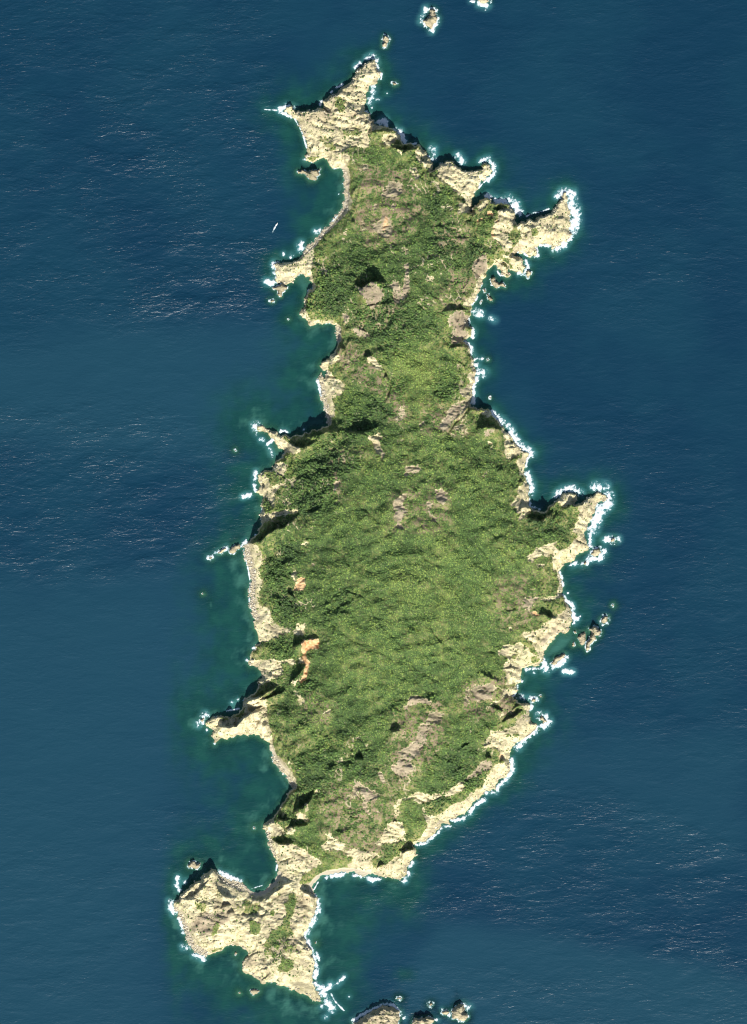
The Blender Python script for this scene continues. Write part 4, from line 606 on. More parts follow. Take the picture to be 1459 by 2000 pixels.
cc = b.mix(uw, cc, b.mix(b.ramp(n3, .4, .6), (.05, .085, .045), (.20, .21, .10)))
b.link(cc, bs.inputs['Base Color']); bs.inputs['Roughness'].default_value = .95; bs.inputs['Specular IOR Level'].default_value = .15
hgt = b.math('ADD', b.math('MULTIPLY', n2, 1.0), b.math('MULTIPLY', n3, 1.2))
b.link(b.bump(hgt, 1.1, .7), bs.inputs['Normal'])

m_rock, nt, bs, _ = mat('islet_rock'); b = NB(nt); p = b.pos()
rc, n2, n3 = rock_color(b, p, .55)
sep = b.n('ShaderNodeSeparateXYZ'); b.link(p, sep.inputs[0])
gtop = b.math('MULTIPLY', b.ramp(sep.outputs[2], 6.5, 10.5), b.ramp(b.noise(.12, 4, .6, p), .48, .62, 0, .75))
cc = b.mix(gtop, rc, (.085, .10, .04))
wet = b.ramp(b.math('ADD', sep.outputs[2], b.math('MULTIPLY', n2, 1.6)), .6, 2.8, .6, 0)
cc = b.mix(wet, cc, (.12, .105, .06))
b.link(cc, bs.inputs['Base Color']); bs.inputs['Roughness'].default_value = .92
b.link(b.bump(b.math('ADD', n2, n3), 1.6, .9), bs.inputs['Normal'])

m_bould, nt, bs, _ = mat('shore_boulder'); b = NB(nt); p = b.pos()
oi = b.n('ShaderNodeObjectInfo')
cc = b.mix(oi.outputs['Random'], (.26, .225, .165), (.60, .54, .41))
cc = b.mix(b.ramp(b.noise(.5, 3, .6, p), .5, .7, 0, .5), cc, (.16, .14, .10))
b.link(cc, bs.inputs['Base Color']); bs.inputs['Roughness'].default_value = .9

def leaf_mat(name, instancer):
    m, nt, bs, out = mat(name); b = NB(nt); p = b.pos()
    oi = b.n('ShaderNodeObjectInfo')
    if instancer: tint = b.attr('tint', 'INSTANCER')
    else: tint = b.ramp(oi.outputs['Random'], 0, 1, .05, .55)
    n = b.noise(.9, 2, .6, p)
    lo = b.mix(b.ramp(tint, 0, .5), (.032, .066, .021), (.084, .154, .034))
    c = b.mix(b.ramp(tint, .5, 1), lo, (.205, .275, .058))
    v = b.math('ADD', .66, b.math('MULTIPLY', oi.outputs['Random'], .80))
    c = b.mix(b.ramp(oi.outputs['Random'], .95, .985, 0, .6), c, (.155, .135, .085))
    h = b.n('ShaderNodeHueSaturation'); h.inputs['Saturation'].default_value = 1.0
    b.link(c, h.inputs['Color']); b.link(v, h.inputs['Value'])
    c2 = b.mix(b.ramp(n, .35, .65, 0, .35), h.outputs[0], (.10, .13, .06))
    b.link(c2, bs.inputs['Base Color']); bs.inputs['Roughness'].default_value = .8; bs.inputs['Specular IOR Level'].default_value = .25
    return m
m_leaf = leaf_mat('scrub_leaves', True); m_leaf1 = leaf_mat('shrub_leaves', False)
m_bark, nt, bs, _ = mat('bark'); b = NB(nt)
b.link(b.mix(b.noise(3, 3, .6, b.pos()), (.10, .075, .05), (.18, .15, .11)), bs.inputs['Base Color']); bs.inputs['Roughness'].default_value = .9

m_foam, nt, bs, out = mat('sea_foam'); b = NB(nt); p = b.pos()
fn = b.noise(.55, 4, .65, p)
dn = b.math('ADD', b.attr('dens'), b.math('MULTIPLY', b.math('SUBTRACT', b.noise(.5, 5, .75, p, 1.0), .5), 1.9))
b.link(b.mix(b.ramp(dn, .3, .75), (.34, .52, .54), (.60, .62, .615)), bs.inputs['Base Color'])
ftr = b.n('ShaderNodeBsdfTransparent'); fmx = b.n('ShaderNodeMixShader'); b.link(b.ramp(dn, .06, .62), fmx.inputs[0]); b.link(ftr.outputs[0], fmx.inputs[1]); b.link(bs.outputs[0], fmx.inputs[2]); b.link(fmx.outputs[0], out.inputs[0]); bs.inputs['Roughness'].default_value = .8
b.link(b.bump(fn, .8, .8), bs.inputs['Normal'])

m_sea, nt, bs, out = mat('sea_water'); b = NB(nt); p = b.pos()
sh = b.attr('shoal'); ha = b.attr('halo'); ch = b.attr('chop'); dp = b.attr('depth'); hz = b.attr('hue')
big = b.noise(.004, 4, .55, p); mid = b.noise(.02, 4, .6, p)
deep = b.mix(b.ramp(big, .35, .65), (.0020, .0236, .0478), (.0034, .0300, .0535))
deep = b.mix(hz, deep, (.0078, .0418, .0655))
teal = b.mix(b.ramp(mid, .35, .65), (.0030, .034, .033), (.006, .050, .040))
c = b.mix(b.ramp(sh, .02, .52, 0, .94), deep, teal)
c = b.mix(b.ramp(sh, .62, 1.1), c, (.030, .110, .085))
c = b.mix(b.math('MULTIPLY', ha, .75), c, (.075, .27, .28))
b.link(c, bs.inputs['Base Color']); bs.inputs['Roughness'].default_value = .30; bs.inputs['IOR'].default_value = 1.333
v1 = b.mapping(p, (0, 0, -.42), (.075, .21, 1)); w1 = b.noise(1.0, 4, .58, v1, .7)
v4 = b.mapping(p, (0, 0, -.5), (.022, .065, 1)); w4 = b.noise(1.0, 3, .5, v4, .5)
v2 = b.mapping(p, (0, 0, .25), (.26, .5, 1)); w2 = b.noise(1.0, 3, .6, v2, .4)
v3 = b.mapping(p, (0, 0, -.3), (.010, .022, 1)); w3 = b.noise(1.0, 3, .5, v3, .3)
amp = b.math('MULTIPLY', ch, b.ramp(w3, .3, .68, .55, 1.2))
hsum = b.math('ADD', b.math('MULTIPLY', w1, 1.0), b.math('ADD', b.math('MULTIPLY', w2, .24), b.math('MULTIPLY', w4, 1.5)))
b.link(b.bump(b.math('MULTIPLY', hsum, amp), 1.75, 1.0), bs.inputs['Normal'])
tr = b.n('ShaderNodeBsdfTransparent'); tr.inputs[0].default_value = (.42, .78, .74, 1)
mx = b.n('ShaderNodeMixShader')
op = b.math('SUBTRACT', 1.0, b.math('POWER', 2.71828, b.math('MULTIPLY', dp, -.42)), True)
b.link(b.math('MAXIMUM', b.ramp(op, 0, 1, .22, 1.0), 0.0), mx.inputs[0]); b.link(tr.outputs[0], mx.inputs[1]); b.link(bs.outputs[0], mx.inputs[2])
b.link(mx.outputs[0], out.inputs[0])

def plain(name, c, r=.5):
    m, nt, bs, _ = mat(name); b = NB(nt)
    n = b.noise(1.5, 3, .5, b.pos())
    b.link(b.mix(b.ramp(n, .3, .7, 0, .25), c, tuple(x*.8 for x in c)), bs.inputs['Base Color']); bs.inputs['Roughness'].default_value = r
    return m

# ------------------------------------------------------------------ mesh helpers
def new_obj(name, me, m=None, parent=None, loc=None):
    o = bpy.data.objects.new(name, me); COL.objects.link(o)
    if m is not None and me is not None and not me.materials: me.materials.append(m)
    if parent is not None: o.parent = parent
    if loc is not None: o.location = loc
    return o
def tag(o, label=None, cat=None, group=None, kind=None):
    if label: o['label'] = label
    if cat: o['category'] = cat
    if group: o['group'] = group
    if kind: o['kind'] = kind
    return o
def grid_mesh(name, facemask, X, Y, Z, attrs):
    """quads of a height grid where facemask holds; only the vertices they use"""
    ny, nx = Z.shape
    used = np.zeros((ny, nx), bool)
    used[:-1, :-1] |= facemask; used[1:, :-1] |= facemask; used[:-1, 1:] |= facemask; used[1:, 1:] |= facemask
    idx = np.full((ny, nx), -1, np.int32); nv = int(used.sum()); idx[used] = np.arange(nv)
    co = np.empty((nv, 3), np.float32); co[:, 0] = X[used]; co[:, 1] = Y[used]; co[:, 2] = Z[used]
    a = idx[1:, :-1][facemask]; bb = idx[1:, 1:][facemask]; c = idx[:-1, 1:][facemask]; d = idx[:-1, :-1][facemask]
    f = np.stack([a, bb, c, d], 1).astype(np.int32)
    me = bpy.data.meshes.new(name); nf = len(f)
    me.vertices.add(nv); me.vertices.foreach_set('co', co.ravel())
    me.loops.add(nf*4); me.loops.foreach_set('vertex_index', f.ravel())
    me.polygons.add(nf); me.polygons.foreach_set('loop_start', np.arange(0, nf*4, 4, dtype=np.int32)); me.polygons.foreach_set('loop_total', np.full(nf, 4, np.int32))
    me.update(calc_edges=True)
    me.polygons.foreach_set('use_smooth', np.ones(nf, bool))
    for k, v in attrs.items():
        at = me.attributes.new(k, 'FLOAT', 'POINT'); at.data.foreach_set('value', np.ascontiguousarray(v[used], dtype=np.float32))
    return me
WX = GX-CX; WY = CY-GY
def quadmax(a): return np.maximum(np.maximum(a[:-1, :-1], a[1:, :-1]), np.maximum(a[:-1, 1:], a[1:, 1:]))

# ------------------------------------------------------------------ the island, its beaches and the seabed
la = dict(dry=dry, wither=wither, bare=bare, pink=pink, red=red, yel=yel, sand=sm_, bould=bm_)
qm = quadmax(MAIN); qs = quadmax(sm_); qb = quadmax(bm_)
land = qm > -1.0
is_sand = land & (qs > .5) & (qs >= qb); is_b = land & (qb > .5) & ~is_sand
tag(new_obj('island_ground', grid_mesh('island_ground', land & ~is_sand & ~is_b, WX, WY, H, la), m_land), kind='structure')
tag(new_obj('sand_beach', grid_mesh('sand_beach', is_sand, WX, WY, H, la), m_land), kind='structure')
tag(new_obj('boulder_beach', grid_mesh('boulder_beach', is_b, WX, WY, H, la), m_land), kind='structure')
sb = (~land) & (quadmax(-depth) > -16) & (qm > -120)
tag(new_obj('seabed', grid_mesh('seabed', sb, WX, WY, np.where(MAIN > -1.5, H, np.minimum(H, -.3)), la), m_land), kind='structure')

# ------------------------------------------------------------------ the sea
sx = np.arange(-40, 1504, 4.0, dtype=np.float32); sy = np.arange(-40, 2044, 4.0, dtype=np.float32)
SX, SY = np.meshgrid(sx, sy)
ii = np.clip((SX-X0).astype(int), 0, NX-1); jj = np.clip((SY-Y0).astype(int), 0, NY-1)
inr = (SX >= X0) & (SX <= X0+NX-1)
def take(a, dflt, blurr=1):
    v = blur(a.astype(np.float32), blurr, 1)[jj, ii]; return np.where(inr, v, dflt).astype(np.float32)
s_shoal = take(shoal, 0.0)*np.clip((SX-X0)/40, 0, 1)*np.clip((X0+NX-SX)/40, 0, 1)
s_depth = take(np.minimum(depth, 40), 40.0); s_halo = take(halo, 0.0, 2)
chop = np.full(SX.shape, .21, np.float32); hue = np.zeros(SX.shape, np.float32)
def zone(arr, poly, v, soft):
    m = np.zeros(SX.shape, np.float32)
    q = [((x+40)/4.0, (y+40)/4.0) for x, y in poly]
    w1_ = 2.5*noise(60, 51, X=SX, Y=SY)
    xs = np.arange(SX.shape[1], dtype=np.float32); ys = np.arange(SX.shape[0], dtype=np.float32)
    m = inside(q, xs, ys).astype(np.float32)
    a_ = np.clip(np.rint(np.arange(SX.shape[0])[:, None] + w1_), 0, SX.shape[0]-1).astype(int)
    m = m[a_, np.arange(SX.shape[1])[None]]
    m = blur(m, soft, 2)
    arr += m*v
zone(chop, [(-60,-60),(545,-60),(545,622),(380,632),(160,645),(-60,700)], .30, 5)
zone(chop, [(330,470),(420,430),(540,470),(540,622),(330,634),(200,640),(250,560)], .28, 8)
zone(chop, [(200,160),(540,150),(540,335),(420,345),(300,380),(120,420)], .14, 10)
zone(chop, [(-60,800),(300,790),(480,880),(505,1000),(470,1062),(400,1090),(300,1112),(180,1137),(-60,1150)], .38, 4)
zone(chop, [(-60,1620),(330,1640),(330,2060),(-60,2060)], .10, 12)
zone(chop, [(300,1540),(480,1600),(540,1690),(440,1660),(300,1760)], .15, 6)
zone(chop, [(700,-60),(1520,-60),(1520,560),(1180,640),(960,640),(700,200)], .10, 12)
zone(chop, [(1180,380),(1460,380),(1460,640),(1100,600)], .12, 12)
zone(chop, [(1010,800),(1200,760),(1460,900),(1520,1470),(1300,1440),(1050,1440),(1080,1300)], .20, 10)
zone(chop, [(700,1560),(980,1500),(1240,1560),(1520,1680),(1520,1925),(1340,1885),(1150,1842),(1010,1800),(860,1795),(700,1760)], .30, 3)
zone(chop, [(700,1900),(1100,1880),(1520,1930),(1520,2060),(700,2060)], .22, 10)
zone(hue, [(-60,690),(160,645),(380,632),(545,622),(640,640),(600,840),(480,900),(-60,870)], .75, 7)
zone(hue, [(-60,1150),(180,1137),(400,1095),(490,1300),(380,1500),(330,1800),(330,2060),(-60,2060)], .75, 14)
zone(hue, [(860,1795),(1150,1842),(1520,1925),(1520,2060),(700,2060)], .8, 4)
zone(hue, [(960,1440),(1460,1440),(1460,1700),(1000,1520)], .5, 6)
SZ = .22*noise(38, 61, 1.8, .8, -.4, SX, SY)*chop/.3
SZ = SZ*np.clip(np.minimum(np.minimum(SX+40, 1500-SX), np.minimum(SY+40, 2040-SY))/60, 0, 1)
sea_me = grid_mesh('sea', np.ones((SX.shape[0]-1, SX.shape[1]-1), bool), SX-CX, CY-SY, SZ.astype(np.float32), dict(shoal=s_shoal, depth=s_depth, halo=s_halo, chop=chop, hue=hue))
sea = tag(new_obj('sea', sea_me, m_sea), kind='structure')
# open ocean out to the horizon, four flat sheets butted against the surveyed water
x0, x1, y0, y1 = sx[0]-CX, sx[-1]-CX, CY-sy[-1], CY-sy[0]; F = 40000.0
oc = bpy.data.meshes.new('open_ocean')
oc.from_pydata([(-F,-F,0),(F,-F,0),(F,y0,0),(-F,y0,0),(-F,y1,0),(F,y1,0),(F,F,0),(-F,F,0),(x0,y0,0),(x0,y1,0),(x1,y0,0),(x1,y1,0)], [], [(0,1,2,3),(4,5,6,7),(3,8,9,4),(10,2,5,11)])
for k, v in dict(depth=40.0, chop=.28, hue=.3).items():
    at = oc.attributes.new(k, 'FLOAT', 'POINT'); at.data.foreach_set('value', np.full(12, v, np.float32))
tag(new_obj('open_ocean', oc, m_sea), kind='structure')

# ------------------------------------------------------------------ surf as mounded foam
THR = .34
base = np.where(MAIN > 0, np.maximum(H, 0), 0)
fz = base + np.clip((fmask-THR)*1.1, -.35, .9) + .12*nE + .12
inside_isl = np.zeros((NY, NX), bool)
fm = (quadmax(fmask) > THR) & (quadmax(np.where(ALL > 0, ALL, 0)) < 3.0)
tag(new_obj('surf_foam', grid_mesh('surf_foam', fm, WX, WY, fz.astype(np.float32), dict(dens=np.clip(fmask-THR, 0, 1))), m_foam), 'white broken surf along the shores and around the rocks', 'foam', kind='stuff')

# ------------------------------------------------------------------ islets and sea rocks
def islet_mesh(name, poly, hh, seed):
    xs = [q[0] for q in poly]; ys = [q[1] for q in poly]; m = 5
    big_ = (max(xs)-min(xs)) > 14
    st_ = 1.0 if big_ else .5
    x = np.arange(min(xs)-m, max(xs)+m, st_); y = np.arange(min(ys)-m, max(ys)+m, st_)
    d = np.full((len(y), len(x)), 99.0)
    for k in range(len(poly)):
        (ax, ay), (bx, by) = poly[k], poly[(k+1) % len(poly)]
        dx, dy = bx-ax, by-ay; tt = np.clip(((x[None]-ax)*dx+(y[:, None]-ay)*dy)/(dx*dx+dy*dy+1e-9), 0, 1)
        d = np.minimum(d, np.hypot(x[None]-ax-tt*dx, y[:, None]-ay-tt*dy))
    ins = inside([((a-x[0])/st_, (c-y[0])/st_) for a, c in poly], np.arange(len(x), dtype=np.float32), np.arange(len(y), dtype=np.float32))
    s = np.where(ins, d, -d)
    XX, YY = np.meshgrid(x.astype(np.float32), y.astype(np.float32))
    mx_ = max(s.max(), .6)
    r1 = 1-2*np.abs(noise(7, seed, 1.6, .8, .5, XX, YY)); r2 = 1-2*np.abs(noise(3, seed+1, X=XX, Y=YY))
    nn = noise(9, seed+2, X=XX, Y=YY)
    gyn = np.gradient(blur(s.astype(np.float32), 2, 1), axis=0)/st_
    wr = np.clip(mx_*(.75-.5*gyn), 1.2, 16)
    t = np.clip(s/wr, 0, 1)
    h = hh*(1-(1-t)**1.6)*(1+.25*nn) + sstep(0, 2, s)*(.09*hh+.35)*(r1+.6*r2)
    h = np.where(s > 0, np.maximum(h, .25), -np.clip(-s*.9, 0, 5))
    fmk = quadmax(s) > -4.5
    me = grid_mesh(name, fmk, (XX-CX), (CY-YY), h.astype(np.float32), {})
    cx = sum(xs)/len(xs)-CX; cy = CY-sum(ys)/len(ys)
    co = np.empty(len(me.vertices)*3, np.float32); me.vertices.foreach_get('co', co); co[0::3] -= cx; co[1::3] -= cy
    me.vertices.foreach_set('co', co); me.update()
    return me, (cx, cy, 0)
for n, (poly, hh, nm, lb) in enumerate(ISL):
    me, loc = islet_mesh(nm, poly, hh, 200+3*n)
    o = new_obj(nm, me, m_rock, loc=loc)
    tag(o, lb, 'islet' if nm == 'islet' else 'rock')

# ------------------------------------------------------------------ shrubs and trees
def crown_mesh(name, seed, leaves=70):
    import bmesh
    r = random.Random(seed); bm = bmesh.new()
    lobes = [(0, 0, .45, .78)] + [(.55*math.cos(a), .55*math.sin(a), r.uniform(.25, .6), r.uniform(.38, .55)) for a in [r.uniform(0, 6.28) for _ in range(4)]]
    for (x, y, z, q) in lobes:
        ret = bmesh.ops.create_icosphere(bm, subdivisions=1 if q < .7 else 2, radius=q)
        for v in ret['verts']:
            k = 1+r.uniform(-.22, .22); v.co = Vector((v.co.x*k+x, v.co.y*k+y, max(v.co.z*k*.8+z, .02)))
    for _ in range(leaves):
        x, y, z, q = r.choice(lobes)
        th = r.uniform(0, 6.28); u = r.uniform(-.1, 1); s = math.sqrt(max(0, 1-u*u)); n = Vector((s*math.cos(th), s*math.sin(th), u*.8))
        c = Vector((x, y, z))+n*q*1.04; t1 = n.orthogonal().normalized()
        t1 = (t1+n*r.uniform(-.6, .9)).normalized(); t2 = n.cross(t1).normalized(); a = r.uniform(.10, .2)
        vs = [bm.verts.new(c+t1*a*1.5), bm.verts.new(c+t2*a), bm.verts.new(c-t1*a*.6), bm.verts.new(c-t2*a)]
        bm.faces.new(vs)
    me = bpy.data.meshes.new(name); bm.to_mesh(me); bm.free(); return me
crowns = [crown_mesh('foliage', 900+k) for k in range(5)]
def boulder_mesh(seed):
    import bmesh
    r = random.Random(seed); bm = bmesh.new(); bmesh.ops.create_icosphere(bm, subdivisions=1, radius=1)
    for v in bm.verts: v.co *= r.uniform(.72, 1.15); v.co.z *= .75
    me = bpy.data.meshes.new('boulder'); bm.to_mesh(me); bm.free(); return me
boulders = [boulder_mesh(40+k) for k in range(4)]

def scatter(name, pts, scl, rot, tint, vid, meshes, m, label, cat):
    lib = bpy.data.collections.new(name+'_kinds')
    for k, me in enumerate(meshes):
        me2 = me.copy()
        if not me2.materials: me2.materials.append(m)
        o = bpy.data.objects.new(f'{name}_{k}', me2); lib.objects.link(o)
    me = bpy.data.meshes.new(name); me.vertices.add(len(pts)); me.vertices.foreach_set('co', pts.astype(np.float32).ravel())
    for k, v, typ in (('scl', scl, 'FLOAT_VECTOR'), ('rotv', rot, 'FLOAT_VECTOR')):
        at = me.attributes.new(k, typ, 'POINT'); at.data.foreach_set('vector', v.astype(np.float32).ravel())
    at = me.attributes.new('tint', 'FLOAT', 'POINT'); at.data.foreach_set('value', tint.astype(np.float32))
    at = me.attributes.new('vid', 'INT', 'POINT'); at.data.foreach_set('value', vid.astype(np.int32))
    o = new_obj(name, me, m)
    ng = bpy.data.node_groups.new(name+'_scatter', 'GeometryNodeTree')
    ng.interface.new_socket('Geometry', in_out='INPUT', socket_type='NodeSocketGeometry'); ng.interface.new_socket('Geometry', in_out='OUTPUT', socket_type='NodeSocketGeometry')
    N = ng.nodes; gi = N.new('NodeGroupInput'); go = N.new('NodeGroupOutput')
    iop = N.new('GeometryNodeInstanceOnPoints'); ci = N.new('GeometryNodeCollectionInfo'); ci.inputs[0].default_value = lib
    ci.inputs['Separate Children'].default_value = True; ci.inputs['Reset Children'].default_value = True
    iop.inputs['Pick Instance'].default_value = True
    def na(nm, ty):
        nd = N.new('GeometryNodeInputNamedAttribute'); nd.data_type = ty; nd.inputs['Name'].default_value = nm; return nd.outputs['Attribute']
    ng.links.new(gi.outputs[0], iop.inputs['Points']); ng.links.new(ci.outputs[0], iop.inputs['Instance'])
    ng.links.new(na('vid', 'INT'), iop.inputs['Instance Index']); ng.links.new(na('rotv', 'FLOAT_VECTOR'), iop.inputs['Rotation']); ng.links.new(na('scl', 'FLOAT_VECTOR'), iop.inputs['Scale'])
    ng.links.new(iop.outputs[0], go.inputs[0])
    md = o.modifiers.new('scatter', 'NODES'); md.node_group = ng
    return tag(o, label, cat, kind='stuff')

FOREST = [(640,560,55),(700,530,45),(860,480,50),(930,500,40),(780,640,70),(720,620,40),(650,590,40),(610,600,30),(740,800,35),(700,830,40),(620,930,60),(660,900,50),(600,980,50),(540,1120,35),(560,1180,35),(560,1080,35),(670,1165,26),(640,1210,24),(560,1265,35),(600,1340,30),(590,1520,60),(640,1480,50),(700,1480,55),(880,1490,45),(920,1520,40),(840,1370,35),(770,1380,24),(860,1560,30),(1060,1020,40),(800,1230,24),(820,310,22),(850,400,26),(760,580,40),(720,840,30),(690,1590,24),(560,1600,24),(870,760,30),(780,760,30)]
forest = np.zeros((NY, NX), np.float32)
for x, y, r_ in FOREST: forest = np.maximum(forest, np.exp(-((GX-x)**2+(GY-y)**2)/(2*(r_*.62)**2)))
forest = np.clip(.85*forest + .38*nB + .28*nC - .18 + .35*ravn, 0, 1)
rs = np.random.RandomState(77)
sp = 2.05
px_, py_ = np.meshgrid(np.arange(X0+20, X0+NX-20, sp), np.arange(40, 1960, sp)); px_ = px_.ravel()+rs.uniform(-1.1, 1.1, px_.size); py_ = py_.ravel()+rs.uniform(-1.1, 1.1, py_.size)
ci_ = np.rint(px_-X0).astype(int); rj_ = np.rint(py_-Y0).astype(int)
B_ = bare[rj_, ci_]; M_ = MAIN[rj_, ci_]; Z_ = H[rj_, ci_]; F_ = forest[rj_, ci_]; Lh = lush[rj_, ci_]
gyH, gxH = np.gradient(blur(H.astype(np.float32), 1, 1)); SL = np.hypot(gxH, gyH)[rj_, ci_]
dens = (.085 + .78*(1-B_)**1.4*(1-.60*dry[rj_, ci_]*(1-.5*F_)))*(1-.45*wither[rj_, ci_])
dens = dens*(1-.8*sm_[rj_, ci_])*(1-.95*bm_[rj_, ci_])*np.clip(2.3-SL, .0, 1)
keep = (rs.rand(px_.size) < dens) & (M_ > 3.5) & (Z_ > 2.0) & (red[rj_, ci_] < .5)
px_, py_, B_, Z_, F_, Lh, ci_, rj_ = [a[keep] for a in (px_, py_, B_, Z_, F_, Lh, ci_, rj_)]
npt = len(px_)
rr = np.where(rs.rand(npt) < .25+.6*F_, rs.uniform(1.3, 2.0, npt) + 1.1*F_*rs.rand(npt), rs.uniform(.8, 1.4, npt))
rr = np.where(B_ > .6, np.minimum(rr, .6 + rs.gamma(1.6, .35, npt)), rr)
hgt_ = rr*(rs.uniform(.50, .85, npt) + .75*F_)
hgt_ = hgt_*np.where(rs.rand(npt) < .14, 1.7, 1.0)
hgt_ = np.where((Lh > .3) & (F_ < .3), hgt_*.8, hgt_)
tint = np.clip(.42 + .50*Lh - .30*F_ + .15*dry[rj_, ci_] + .22*nA[rj_, ci_] + .20*nB[rj_, ci_] + .22*nC[rj_, ci_] + .15*nD[rj_, ci_] + rs.normal(0, .20, npt) + .25*yel[rj_, ci_], 0, 1)
# the largest lone shrubs on open rock stand as things of their own
lone = np.where((B_ > .75) & (SL[keep] < 1.2))[0]
area = np.where((py_[lone] < 300), 0, np.where((py_[lone] > 1630) & (px_[lone] > 520) & (py_[lone] < 1720) & (px_[lone] < 720), 1, np.where(py_[lone] > 1720, 2, np.where(px_[lone] > 960, 3, 4))))
pick = []
for a_, cnt in ((0, 90), (1, 80), (2, 60), (3, 50)):
    c_ = lone[area == a_]; c_ = c_[np.argsort(-rr[c_])][:cnt]; pick += [(i, a_) for i in c_]
LAB = ['dark green shrub dotted on the pale rock of the northern headland', 'dark green shrub dotted on the cream slope above the southern isthmus', 'low green shrub on the bare south western peninsula', 'low green shrub on bare ground near the eastern shore']
GRP = ['shrubs dotted on the northern headland', 'shrubs dotted on the slope above the isthmus', 'shrubs on the south western peninsula', 'shrubs near the eastern shore']
tm = bpy.data.meshes.new('trunk'); vs = []; fs = []
for k in range(4):
    z = [-.4, .15, .45, .8][k]; q = [.14, .10, .08, .04][k]
    vs += [(q*math.cos(i*1.0472)+.03*k, q*math.sin(i*1.0472), z) for i in range(6)]
for k in range(3):
    for i in range(6): fs.append((k*6+i, k*6+(i+1) % 6, k*6+6+(i+1) % 6, k*6+6+i))
tm.from_pydata(vs, [], fs); tm.materials.append(m_bark)
ind = []
for me in crowns:
    c = me.copy(); c.materials.append(m_leaf1); c.name = 'crown'; ind.append(c)
solo = np.zeros(npt, bool)
for i, a_ in pick:
    solo[i] = True
    e = bpy.data.objects.new('shrub', None); COL.objects.link(e); e.empty_display_size = .5
    x, y = W(px_[i], py_[i]); s = rr[i]*1.15
    e.location = (x, y, Z_[i]-.1); e.rotation_euler = (0, 0, rs.uniform(0, 6.28)); e.scale = (s, s, s*1.05)
    tag(e, LAB[a_], 'shrub', GRP[a_])
    new_obj('trunk', tm, None, e); new_obj('crown', ind[i % len(ind)], None, e)
k_ = ~solo
n_ = int(k_.sum())
pts = np.stack([px_[k_]-CX, CY-py_[k_], Z_[k_]-.15*rr[k_]], 1)
scl = np.stack([rr[k_]*rs.uniform(.9, 1.15, n_), rr[k_]*rs.uniform(.9, 1.15, n_), hgt_[k_]], 1)
rot = np.zeros((n_, 3)); rot[:, 2] = rs.uniform(0, 6.28, n_); rot[:, 0] = rs.normal(0, .08, n_)
scatter('island_scrub', pts, scl, rot, tint[k_], rs.randint(0, len(crowns), n_), crowns, m_leaf, 'dense green scrub and low wood covering the island', 'scrub')

# ------------------------------------------------------------------ boulders along the shore
by, bx = np.where((bm_ > .45) & (MAIN > -2.5))
selb = rs.rand(len(by)) < .27
by, bx = by[selb], bx[selb]
fy, fx = np.where((ALL > -1) & (MAIN < 7) & (MAIN > -4) & (bm_ < .4) & (sm_ < .3) & (bare > .6)); sf = rs.rand(len(fy)) < .045
by = np.concatenate([by, fy[sf]]); bx = np.concatenate([bx, fx[sf]]); nb = len(by)
jx = bx + rs.uniform(-.5, .5, nb); jy = by + rs.uniform(-.5, .5, nb)
q = rs.gamma(2.2, .33, nb)+.45; q = np.clip(q, .5, 2.6)
pts = np.stack([X0+jx-CX, CY-(Y0+jy), np.maximum(H[by, bx], -.6)+q*.12], 1)
scatter('shore_boulders', pts, np.stack([q*rs.uniform(.8, 1.3, nb), q, q*.8], 1), rs.uniform(0, 6.28, (nb, 3))*np.array([.1, .1, 1]), rs.rand(nb), rs.randint(0, 4, nb), boulders, m_bould, 'pale boulders strewn along the foot of the shore', 'boulders')

# ------------------------------------------------------------------ motor boat and its wake
m_hull = plain('boat_hull', (.80, .82, .82), .35); m_deck = plain('boat_deck', (.62, .63, .60), .6); m_glass = plain('boat_glass', (.03, .05, .06), .1); m_eng = plain('boat_engine', (.05, .05, .055), .4)
bx_, by_ = W(540.5, 438.5); hd = math.atan2(5.5, 3.6)
boat = bpy.data.objects.new('motor_boat', None); COL.objects.link(boat); boat.location = (bx_, by_, 0); boat.rotation_euler = (0, 0, hd); boat.scale = (.82, .82, .82)
tag(boat, 'small white motor boat trailing a wake in the north western bay', 'boat')
def loft(name, secs, m, parent):
    v = []; f = []; n = len(secs[0])
    for s_ in secs: v += s_
    for k in range(len(secs)-1):
        for i in range(n-1): f.append((k*n+i, k*n+i+1, k*n+n+i+1, k*n+n+i))
    f.append(tuple(range(n))[::-1])
    me = bpy.data.meshes.new(name); me.from_pydata(v, [], f); return new_obj(name, me, m, parent)
st_ = [(-4.6, 1.35, .85), (-2.5, 1.5, .9), (0, 1.5, 1.0), (2.2, 1.2, 1.15), (3.8, .6, 1.35), (4.7, .04, 1.5)]
hull = loft('hull', [[(x, w_, z), (x, w_*.85, .1), (x, 0, -.4+.1*max(0, x)), (x, -w_*.85, .1), (x, -w_, z)] for x, w_, z in st_], m_hull, boat)
dk = bpy.data.meshes.new('deck'); dv = [(x, w_*.96, z-.12) for x, w_, z in st_]+[(x, -w_*.96, z-.12) for x, w_, z in st_]
dk.from_pydata(dv, [], [(k, k+6, k+7, k+1) for k in range(5)]); new_obj('deck', dk, m_deck, boat)
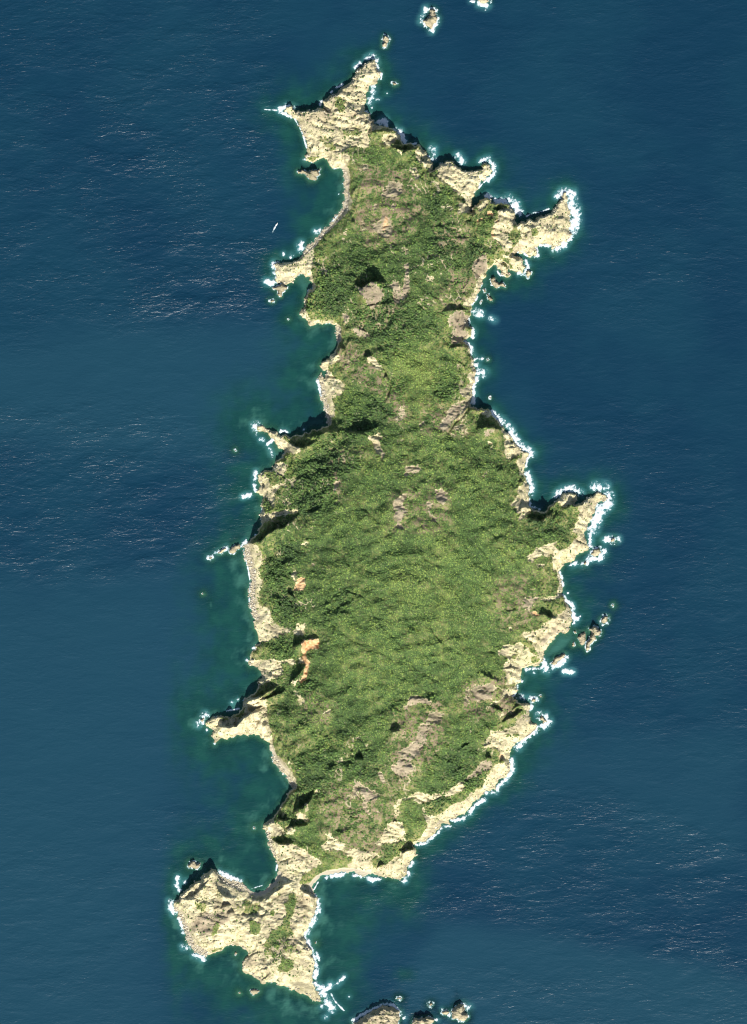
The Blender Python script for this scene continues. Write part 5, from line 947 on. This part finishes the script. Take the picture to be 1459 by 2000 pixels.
def boxm(name, x0, x1, w0, w1, z0, z1, m, parent, sl=.35):
    me = bpy.data.meshes.new(name)
    me.from_pydata([(x0, -w0, z0), (x1, -w0, z0), (x1, w0, z0), (x0, w0, z0), (x0+.1, -w1, z1), (x1-sl, -w1, z1), (x1-sl, w1, z1), (x0+.1, w1, z1)], [], [(0, 3, 2, 1), (4, 5, 6, 7), (0, 1, 5, 4), (1, 2, 6, 5), (2, 3, 7, 6), (3, 0, 4, 7)])
    return new_obj(name, me, m, parent)
cab = boxm('cabin', -.6, 2.2, 1.0, .85, .92, 2.3, m_hull, boat, .7)
boxm('windscreen', 1.62, 2.05, .86, .78, 1.45, 2.12, m_glass, cab, .36)
boxm('roof', -.75, 1.75, 1.05, 1.0, 2.31, 2.42, m_deck, cab, .1)
boxm('engine', -5.2, -4.62, .35, .28, .3, 1.45, m_eng, boat, .1)
# wake: a tapering mound of foam behind the stern
wv = []; wf = []; c, s = math.cos(hd), math.sin(hd); rw = random.Random(3)
for k in range(26):
    x = -4.4-k*.62; w_ = (1.5 if k < 6 else 1.5-.045*(k-6))*rw.uniform(.8, 1.15); zz = .34*(1-k/30)*rw.uniform(.7, 1.2)
    cyv = -.010*k*k*.35
    wv += [(x, cyv+w_*a_, -.12 if abs(a_) == 1 else zz*(1-a_*a_)+.15) for a_ in (-1, -.5, 0, .5, 1)]
for k in range(25):
    for i in range(4): wf.append((k*5+i, k*5+i+1, k*5+6+i, k*5+5+i))
wk = bpy.data.meshes.new('boat_wake'); wk.from_pydata(wv, [], wf); wk.attributes.new('dens', 'FLOAT', 'POINT').data.foreach_set('value', np.repeat(np.linspace(.8, .12, 26), 5).astype(np.float32)); wo = new_obj('boat_wake', wk, m_foam, loc=(bx_, by_, .06)); wo.rotation_euler = (0, 0, hd)
tag(wo, 'short white wake behind the motor boat', 'wake', kind='stuff')
print('scrub', npt, 'boulders', nb, 'land faces', int(land.sum()), 'foam faces', int(fm.sum()), 'seabed', int(sb.sum()))
